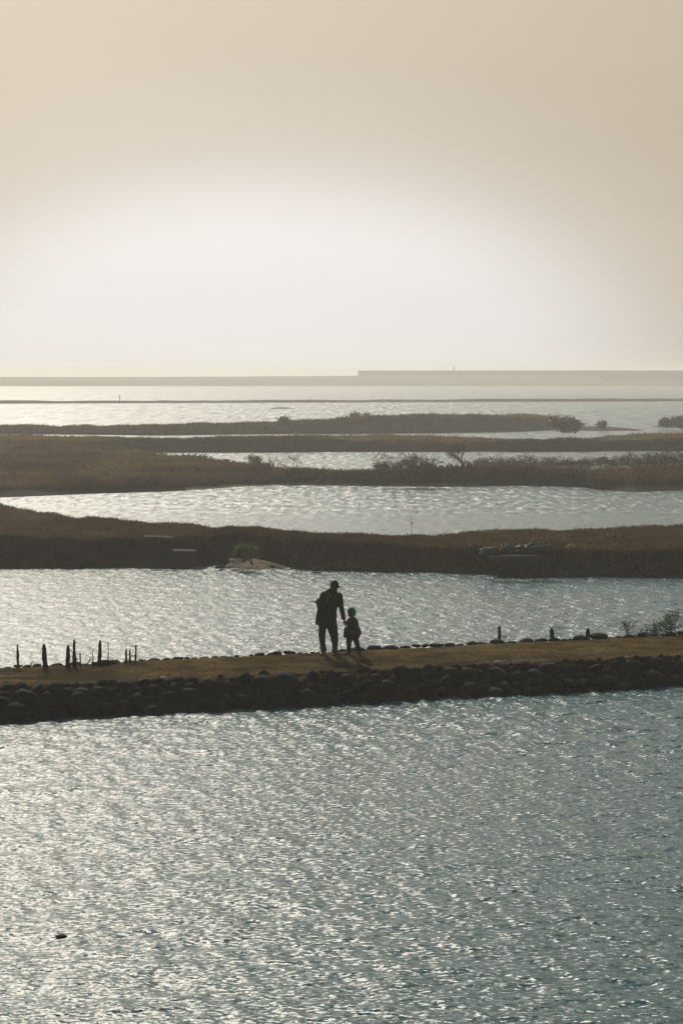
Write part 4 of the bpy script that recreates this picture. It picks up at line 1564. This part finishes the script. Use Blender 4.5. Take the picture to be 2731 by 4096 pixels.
def make_man():
    root = empty('person', PB)
    tag(root, 'adult in black jacket, dark trousers and cap holding a child by the hand', 'person')
    # --- body under the clothes, one skin
    bm = bmesh.new()
    hc = Vector((0.056, -0.045, 1.545))
    f = Vector((0.30, -0.95, -0.06)).normalized()
    ball(bm, hc + Vector((0, 0, 0.02)), (0.083, 0.097, 0.115))
    ball(bm, hc + f * 0.022 + Vector((0, 0, -0.065)), (0.062, 0.070, 0.072))                     # jaw
    ball(bm, hc + f * 0.098 + Vector((0, 0, -0.022)), (0.013, 0.016, 0.022))                      # nose
    sd_ = f.cross(Vector((0, 0, 1))).normalized()
    for sgn in (-1, 1):
        ball(bm, hc + sd_ * sgn * 0.084 + Vector((0, 0.01, -0.01)), (0.013, 0.018, 0.03))        # ears
    loft(bm, [(0.045, -0.02, 1.50, 0.055), (0.03, 0.0, 1.44, 0.056), (0.01, 0.01, 1.38, 0.07)])
    loft(bm, [(-0.1, 0, 0.66, 0.14, 0.10), (-0.09, 0, 0.9, 0.14, 0.10), (-0.04, 0, 1.15, 0.15, 0.10), (-0.01, 0, 1.34, 0.15, 0.09), (0.0, 0, 1.42, 0.08, 0.07)])
    loft(bm, [(-0.17, 0, 0.72, 0.075), (-0.225, -0.01, 0.43, 0.055), (-0.19, 0.02, 0.08, 0.04)])
    loft(bm, [(0.0, 0, 0.72, 0.085), (0.055, -0.01, 0.43, 0.06), (0.06, 0.02, 0.08, 0.04)])
    loft(bm, [(-0.16, 0, 1.37, 0.05), (-0.265, 0.0, 1.12, 0.042), (-0.10, -0.235, 1.235, 0.03), (-0.078, -0.265, 1.285, 0.026)])
    loft(bm, [(0.15, 0, 1.37, 0.05), (0.212, 0.0, 1.10, 0.042), (0.268, -0.03, 0.82, 0.03), (0.278, -0.035, 0.785, 0.026)])
    # right hand raised with the phone, left hand down to the child's
    hand(bm, (-0.078, -0.265, 1.285), (-0.066, -0.275, 1.345), (0.55, -0.25, 0.8), (-0.75, -0.1, 0.8), (0.85, 0.0, -0.5), 1.0, Vector((0.45, 0.35, -0.3)))
    hand(bm, (0.278, -0.035, 0.785), (0.294, -0.04, 0.725), (0.25, -0.1, -1.0), (-0.5, -0.7, -0.6), (0.5, 0.8, 0.1), 1.0, Vector((0.3, 0.5, 0.2)))
    body = fuse('body', bm, skin, root, 0.0075, 2)
    face_bits(root, hc, 0.098, f, 1.0)
    # --- hair below the cap
    bm = bmesh.new()
    ball(bm, hc + Vector((-0.005, 0.022, 0.025)), (0.088, 0.088, 0.10))
    fuse('hair', bm, hair_m, root, 0.012, 1)
    # --- jacket
    bm = bmesh.new()
    loft(bm, [(-0.115, 0.01, 0.655, 0.200, 0.135), (-0.112, 0.01, 0.70, 0.212, 0.14), (-0.112, 0.005, 0.80, 0.218, 0.14), (-0.10, 0.0, 0.95, 0.212, 0.142), (-0.08, 0.0, 1.08, 0.200, 0.145),
              (-0.035, 0.0, 1.22, 0.200, 0.145), (-0.008, 0.0, 1.34, 0.208, 0.135), (-0.005, 0.0, 1.405, 0.185, 0.115), (0.008, 0.0, 1.455, 0.115, 0.09), (0.02, -0.002, 1.487, 0.078, 0.075)], 20)
    loft(bm, [(-0.14, 0.0, 1.395, 0.078), (-0.19, 0.0, 1.345, 0.082), (-0.235, 0.0, 1.23, 0.072), (-0.272, 0.0, 1.12, 0.068), (-0.24, -0.075, 1.12, 0.066), (-0.15, -0.18, 1.19, 0.056), (-0.105, -0.235, 1.235, 0.048)])
    loft(bm, [(0.12, 0.0, 1.385, 0.078), (0.172, 0.0, 1.325, 0.078), (0.192, 0.0, 1.21, 0.066), (0.208, 0.0, 1.10, 0.061), (0.235, -0.012, 0.97, 0.055), (0.262, -0.027, 0.845, 0.05), (0.268, -0.03, 0.805, 0.051)])
    loft(bm, [(-0.27, 0.03, 1.08, 0.05, 0.09), (-0.295, 0.03, 0.92, 0.055, 0.11), (-0.312, 0.03, 0.80, 0.06, 0.12), (-0.322, 0.03, 0.685, 0.062, 0.12)])
    jk = fuse('jacket', bm, navy, root, 0.011, 3, 0.006, 5)
    bm = bmesh.new()
    loft(bm, [(0.018, -0.004, 1.465, 0.088, 0.082), (0.025, -0.008, 1.495, 0.082, 0.078), (0.028, -0.01, 1.502, 0.07, 0.068)], 18)
    me = bpy.data.meshes.new('collar')
    bm.to_mesh(me)
    bm.free()
    link('collar', me, navy, jk)
    strap_m = cloth('grey webbing', (0.02, 0.021, 0.024), (0.03, 0.032, 0.036))
    for sx, tx in ((-0.10, -0.13), (0.10, 0.105)):
        bm = bmesh.new()
        loft(bm, [(sx * 0.8, 0.03, 1.485, 0.026, 0.01), (sx, -0.07, 1.425, 0.028, 0.012), (sx * 1.1, -0.128, 1.33, 0.03, 0.014), (tx * 1.05, -0.146, 1.20, 0.028, 0.012), (tx * 1.2, -0.13, 1.10, 0.022, 0.01)], 10)
        me = bpy.data.meshes.new('shoulder_strap')
        bm.to_mesh(me)
        bm.free()
        link('shoulder_strap', me, strap_m, jk)
    # --- trousers
    bm = bmesh.new()
    loft(bm, [(-0.10, 0.0, 0.86, 0.19, 0.125), (-0.10, 0.0, 0.74, 0.205, 0.13), (-0.10, 0.0, 0.68, 0.20, 0.13)], 18)
    loft(bm, [(-0.19, 0.0, 0.76, 0.115, 0.12), (-0.215, 0.0, 0.62, 0.09, 0.11), (-0.228, -0.012, 0.43, 0.079, 0.09), (-0.208, 0.0, 0.24, 0.066, 0.08), (-0.195, 0.01, 0.135, 0.072, 0.082), (-0.185, 0.01, 0.065, 0.066, 0.078)])
    loft(bm, [(-0.02, 0.0, 0.76, 0.13, 0.125), (0.005, 0.0, 0.63, 0.122, 0.12), (0.052, -0.012, 0.43, 0.097, 0.10), (0.07, 0.0, 0.24, 0.07, 0.084), (0.064, 0.01, 0.12, 0.063, 0.08), (0.064, 0.01, 0.065, 0.06, 0.078)])
    fuse('trousers', bm, dark_trouser, root, 0.011, 3, 0.006, 9)
    shoe(root, (-0.180, 0.07, 0.0), (-0.245, -0.19, 0.0), 0.115, 0.105, tan_shoe)
    shoe(root, (0.015, 0.05, 0.0), (0.245, -0.115, 0.0), 0.115, 0.115, tan_shoe)
    # --- cap, worn with the brim to the side
    cc = Vector((0.057, -0.035, 1.585))
    bm = bmesh.new()
    bmesh.ops.create_uvsphere(bm, u_segments=24, v_segments=14, radius=1.0)
    bmesh.ops.delete(bm, geom=[v for v in bm.verts if v.co.z < -0.25], context='VERTS')
    for v in bm.verts:
        z = v.co.z
        rr = 1.0 if z > 0 else 1.0 + z * 0.05
        v.co = Vector((v.co.x * 0.101 * rr, v.co.y * 0.112 * rr, (abs(z) ** 0.85 * math.copysign(1, z)) * 0.116)) + cc
    ret = bmesh.ops.solidify(bm, geom=list(bm.faces), thickness=0.004)
    me = bpy.data.meshes.new('cap')
    bm.to_mesh(me)
    bm.free()
    me.polygons.foreach_set('use_smooth', np.ones(len(me.polygons), dtype=bool))
    cap = link('cap', me, cap_m, root)
    bd = Vector((0.93, -0.37, 0)).normalized()
    bs = Vector((-bd.y, bd.x, 0))
    V, T = [], []
    n = 11
    for j in range(5):
        for i in range(n):
            a = (i / (n - 1) - 0.5) * math.pi * 0.86
            r = 0.095 + (0.10 * math.cos(a) ** 0.6 if abs(a) < 1.5 else 0) * j / 4
            q = cc + bd * (r * math.cos(a)) + bs * (0.092 * math.sin(a)) + Vector((0, 0, -0.012 - 0.010 * j / 4 - 0.012 * abs(math.sin(a)) * j / 4))
            V.append(tuple(q))
    k = len(V)
    V += [(v[0], v[1], v[2] - 0.011) for v in V]
    for j in range(4):
        for i in range(n - 1):
            p0 = j * n + i
            T += [(p0, p0 + 1, p0 + n + 1), (p0, p0 + n + 1, p0 + n), (k + p0, k + p0 + n + 1, k + p0 + 1), (k + p0, k + p0 + n, k + p0 + n + 1)]
    for i in range(n - 1):
        p0 = 4 * n + i
        T += [(p0, p0 + 1, k + p0 + 1), (p0, k + p0 + 1, k + p0)]
    link('brim', np_mesh('brim', V, T), cap_m, cap)
    bm = bmesh.new()
    ball(bm, cc + Vector((0, 0, 0.117)), (0.009, 0.009, 0.006))
    me = bpy.data.meshes.new('button')
    bm.to_mesh(me)
    bm.free()
    link('button', me, cap_m, cap)
    V, T = [], []
    for j in range(5):
        for i in range(5):
            a = -0.95 + 0.42 * (i / 4)
            z = 0.02 + 0.05 * j / 4
            rr = math.sqrt(max(0.0, 1 - (z / 0.116) ** 2.35))
            V.append((cc.x + 0.103 * rr * math.cos(a), cc.y + 0.114 * rr * math.sin(a), cc.z + z))
    for j in range(4):
        for i in range(4):
            p0 = j * 5 + i
            T += [(p0, p0 + 1, p0 + 6), (p0, p0 + 6, p0 + 5)]
    link('patch', np_mesh('patch', V, T, smooth=True), patch_m, cap)

    # --- phone held up in the right hand
    ph = empty('phone', PB + Vector((-0.088, -0.292, 1.395)))
    ph.rotation_euler = (0.15, -0.22, 0.1)
    tag(ph, 'small phone with a yellow rimmed case held up at the adult chest', 'phone')
    bevel_box('body', (0.066, 0.010, 0.13), black_pl, ph, bev=0.004)
    segs = []
    c4 = [(-0.033, 0, -0.065), (0.033, 0, -0.065), (0.033, 0, 0.065), (-0.033, 0, 0.065)]
    for i in range(4):
        segs.append((Vector(c4[i]), Vector(c4[(i + 1) % 4]), 0.0055, 0.0055))
    V, T = tubes(segs, 6)
    link('case', np_mesh('case', V, T), yellow_rim, ph)
    # --- camera slung at the right side
    ck = empty('camera_body', PB + Vector((-0.325, 0.0, 1.215)))
    tag(ck, 'black camera slung at the side of the adult, its lens pointing left', 'camera')
    bevel_box('housing', (0.055, 0.12, 0.085), black_pl, ck, bev=0.008)
    bevel_box('finder', (0.035, 0.04, 0.03), black_pl, ck, (0.0, 0, 0.052), bev=0.006)
    bm = bmesh.new()
    loft(bm, [(-0.02, 0, -0.015, 0.032), (-0.045, 0, -0.015, 0.032), (-0.047, 0, -0.015, 0.027), (-0.062, 0, -0.015, 0.027)], 14)
    me = bpy.data.meshes.new('lens')
    bm.to_mesh(me)
    bm.free()
    link('lens', me, black_pl, ck)
    V, T = tubes([(Vector((0.02, 0.02, 0.04)), Vector((0.05, 0.03, 0.105)), 0.008, 0.008), (Vector((0.05, 0.03, 0.105)), Vector((0.10, 0.04, 0.16)), 0.008, 0.008),
                  (Vector((-0.01, 0, -0.04)), Vector((-0.005, 0.01, -0.13)), 0.018, 0.014), (Vector((-0.005, 0.01, -0.13)), Vector((0.03, 0.02, -0.19)), 0.014, 0.008)], 7)
    link('strap', np_mesh('strap', V, T), black_pl, ck)


def check_cloth():
    m, nt, o = new_mat('checked coat cloth')
    tcn = nt.nodes.new('ShaderNodeTexCoord')
    ck = nt.nodes.new('ShaderNodeTexChecker')
    ck.inputs['Scale'].default_value = 62
    ck.inputs['Color1'].default_value = (0.085, 0.088, 0.105, 1)
    ck.inputs['Color2'].default_value = (0.008, 0.008, 0.012, 1)
    nt.links.new(tcn.outputs['Object'], ck.inputs['Vector'])
    p = nt.nodes.new('ShaderNodeBsdfPrincipled')
    p.inputs['Roughness'].default_value = 0.95
    p.inputs['Specular IOR Level'].default_value = 0.1
    nt.links.new(ck.outputs[0], p.inputs['Base Color'])
    nt.links.new(p.outputs[0], o.inputs[0])
    return m


def make_child():
    root = empty('person', PB)
    tag(root, 'small child in bright green hood and dark checked coat holding the adult hand', 'person')
    f = Vector((-0.80, -0.60, -0.08)).normalized()
    hc = Vector((0.440, -0.01, 0.965))
    bm = bmesh.new()
    ball(bm, hc, (0.078, 0.085, 0.095))
    ball(bm, hc + f * 0.022 + Vector((0, 0, -0.045)), (0.06, 0.062, 0.058))
    ball(bm, hc + f * 0.088 + Vector((0, 0, -0.02)), (0.010, 0.011, 0.013))
    loft(bm, [(0.445, 0, 0.92, 0.04), (0.455, 0, 0.80, 0.045)])
    loft(bm, [(0.46, 0, 0.82, 0.06), (0.468, 0, 0.65, 0.085), (0.47, 0, 0.44, 0.09)])
    loft(bm, [(0.41, 0, 0.47, 0.055), (0.385, 0, 0.25, 0.042), (0.383, 0, 0.05, 0.032)])
    loft(bm, [(0.51, 0.01, 0.47, 0.055), (0.55, 0.03, 0.26, 0.042), (0.60, 0.06, 0.09, 0.032)])
    loft(bm, [(0.40, -0.01, 0.785, 0.034), (0.345, -0.05, 0.745, 0.028), (0.318, -0.052, 0.715, 0.02)])
    loft(bm, [(0.53, -0.02, 0.77, 0.034), (0.50, -0.125, 0.66, 0.028), (0.365, -0.155, 0.60, 0.021)])
    hand(bm, (0.318, -0.052, 0.715), (0.305, -0.052, 0.685), (-0.35, 0.1, -0.9), (-0.8, -0.4, -0.2), (0.3, -0.9, 0.0), 0.62, Vector((-0.3, 0.6, 0.2)))
    hand(bm, (0.365, -0.155, 0.60), (0.335, -0.16, 0.583), (-0.9, -0.1, -0.4), (-0.4, -0.2, 0.9), (0.1, 0.1, -1.0), 0.66, Vector((0.1, 0.4, -0.5)))
    fuse('body', bm, skin, root, 0.007, 2)
    face_bits(root, hc, 0.084, f, 0.8)
    # coat
    coat = check_cloth()
    bm = bmesh.new()
    loft(bm, [(0.492, 0.0, 0.452, 0.176, 0.145), (0.492, 0.0, 0.49, 0.177, 0.145), (0.486, 0.0, 0.555, 0.168, 0.135), (0.470, 0, 0.63, 0.146, 0.12), (0.472, 0, 0.70, 0.134, 0.11),
              (0.466, 0, 0.78, 0.122, 0.10), (0.458, 0, 0.825, 0.082, 0.08), (0.45, 0, 0.86, 0.055, 0.058)], 18)
    loft(bm, [(0.41, -0.005, 0.795, 0.05), (0.37, -0.04, 0.762, 0.046), (0.33, -0.052, 0.728, 0.038)])
    loft(bm, [(0.515, -0.01, 0.785, 0.056), (0.53, -0.07, 0.715, 0.05), (0.495, -0.125, 0.655, 0.046), (0.42, -0.148, 0.62, 0.04), (0.375, -0.155, 0.603, 0.036)])
    fuse('coat', bm, coat, root, 0.010, 3, 0.004, 3)
    # leggings
    bm = bmesh.new()
    loft(bm, [(0.465, 0, 0.52, 0.10, 0.09), (0.462, 0, 0.43, 0.105, 0.09), (0.46, 0, 0.40, 0.09, 0.08)])
    loft(bm, [(0.40, 0, 0.46, 0.078), (0.388, 0, 0.33, 0.07), (0.385, 0, 0.2, 0.056), (0.383, 0, 0.055, 0.046)])
    loft(bm, [(0.51, 0.01, 0.46, 0.08), (0.54, 0.02, 0.34, 0.07), (0.575, 0.038, 0.22, 0.056), (0.61, 0.06, 0.095, 0.046)])
    fuse('leggings', bm, dark_trouser, root, 0.009, 3, 0.003, 4)
    bm = bmesh.new()
    loft(bm, [(0.545, 0.055, 0.47, 0.085, 0.06), (0.575, 0.06, 0.42, 0.07, 0.055), (0.592, 0.06, 0.385, 0.045, 0.04), (0.587, 0.05, 0.358, 0.02, 0.02)])
    fuse('red_hem', bm, cloth('red cloth', (0.35, 0.015, 0.02), (0.5, 0.03, 0.03), 25, 0.9, 0.35), root, 0.009, 2, 0.005, 6)
    dark_shoe = cloth('dark canvas shoe', (0.012, 0.013, 0.018), (0.03, 0.032, 0.04))
    shoe(root, (0.42, 0.03, 0.0), (0.275, -0.075, 0.0), 0.085, 0.08, dark_shoe)
    shoe(root, (0.645, 0.075, 0.045), (0.60, -0.06, 0.002), 0.085, 0.085, dark_shoe)
    # hood: a shell open towards the face
    hood = leafy('green hood cloth', [(0.3, (0.08, 0.55, 0.16)), (0.7, (0.12, 0.65, 0.22))], 9, 0.6, 0.8)
    bm = bmesh.new()
    bmesh.ops.create_uvsphere(bm, u_segments=28, v_segments=18, radius=1.0)
    dead = []
    for v in bm.verts:
        d = v.co.copy()
        q = d - f * d.dot(f)
        if d.dot(f) > 0.62 and q.length < 0.8:
            dead.append(v)
    bmesh.ops.delete(bm, geom=dead, context='VERTS')
    for v in bm.verts:
        d = v.co.copy()
        low = max(0.0, -d.z)
        v.co = Vector((d.x * (0.104 - 0.02 * low), d.y * (0.110 - 0.02 * low), d.z * (0.118 if d.z > 0 else 0.13))) + hc + Vector((0.004, 0.004, 0.0))
    bmesh.ops.solidify(bm, geom=list(bm.faces), thickness=0.006)
    me = bpy.data.meshes.new('hood')
    bm.to_mesh(me)
    bm.free()
    me.polygons.foreach_set('use_smooth', np.ones(len(me.polygons), dtype=bool))
    link('hood', me, hood, root)
    bm = bmesh.new()
    ball(bm, hc + Vector((0, 0.008, 0.02)), (0.081, 0.083, 0.078))
    fuse('hair', bm, hair_m, root, 0.012, 1)
    # dark bag hanging in front of the child
    bg_ = empty('shoulder_bag', PB + Vector((0.30, -0.10, 0.40)))
    tag(bg_, 'black bag hanging at the front of the child', 'bag')
    bm = bmesh.new()
    loft(bm, [(0, 0, 0.0, 0.036, 0.03), (0, 0, 0.03, 0.043, 0.037), (0.003, 0, 0.13, 0.04, 0.038), (0.004, 0, 0.22, 0.03, 0.03), (0.006, 0, 0.24, 0.02, 0.02)], 14)
    fuse('pouch', bm, navy, bg_, 0.008, 2)
    V, T = tubes([(Vector((0.005, 0, 0.235)), Vector((0.02, 0.03, 0.34)), 0.006, 0.006), (Vector((0.02, 0.03, 0.34)), Vector((0.08, 0.06, 0.42)), 0.006, 0.006)], 6)
    link('strap', np_mesh('strap', V, T), navy, bg_)


make_man()
make_child()
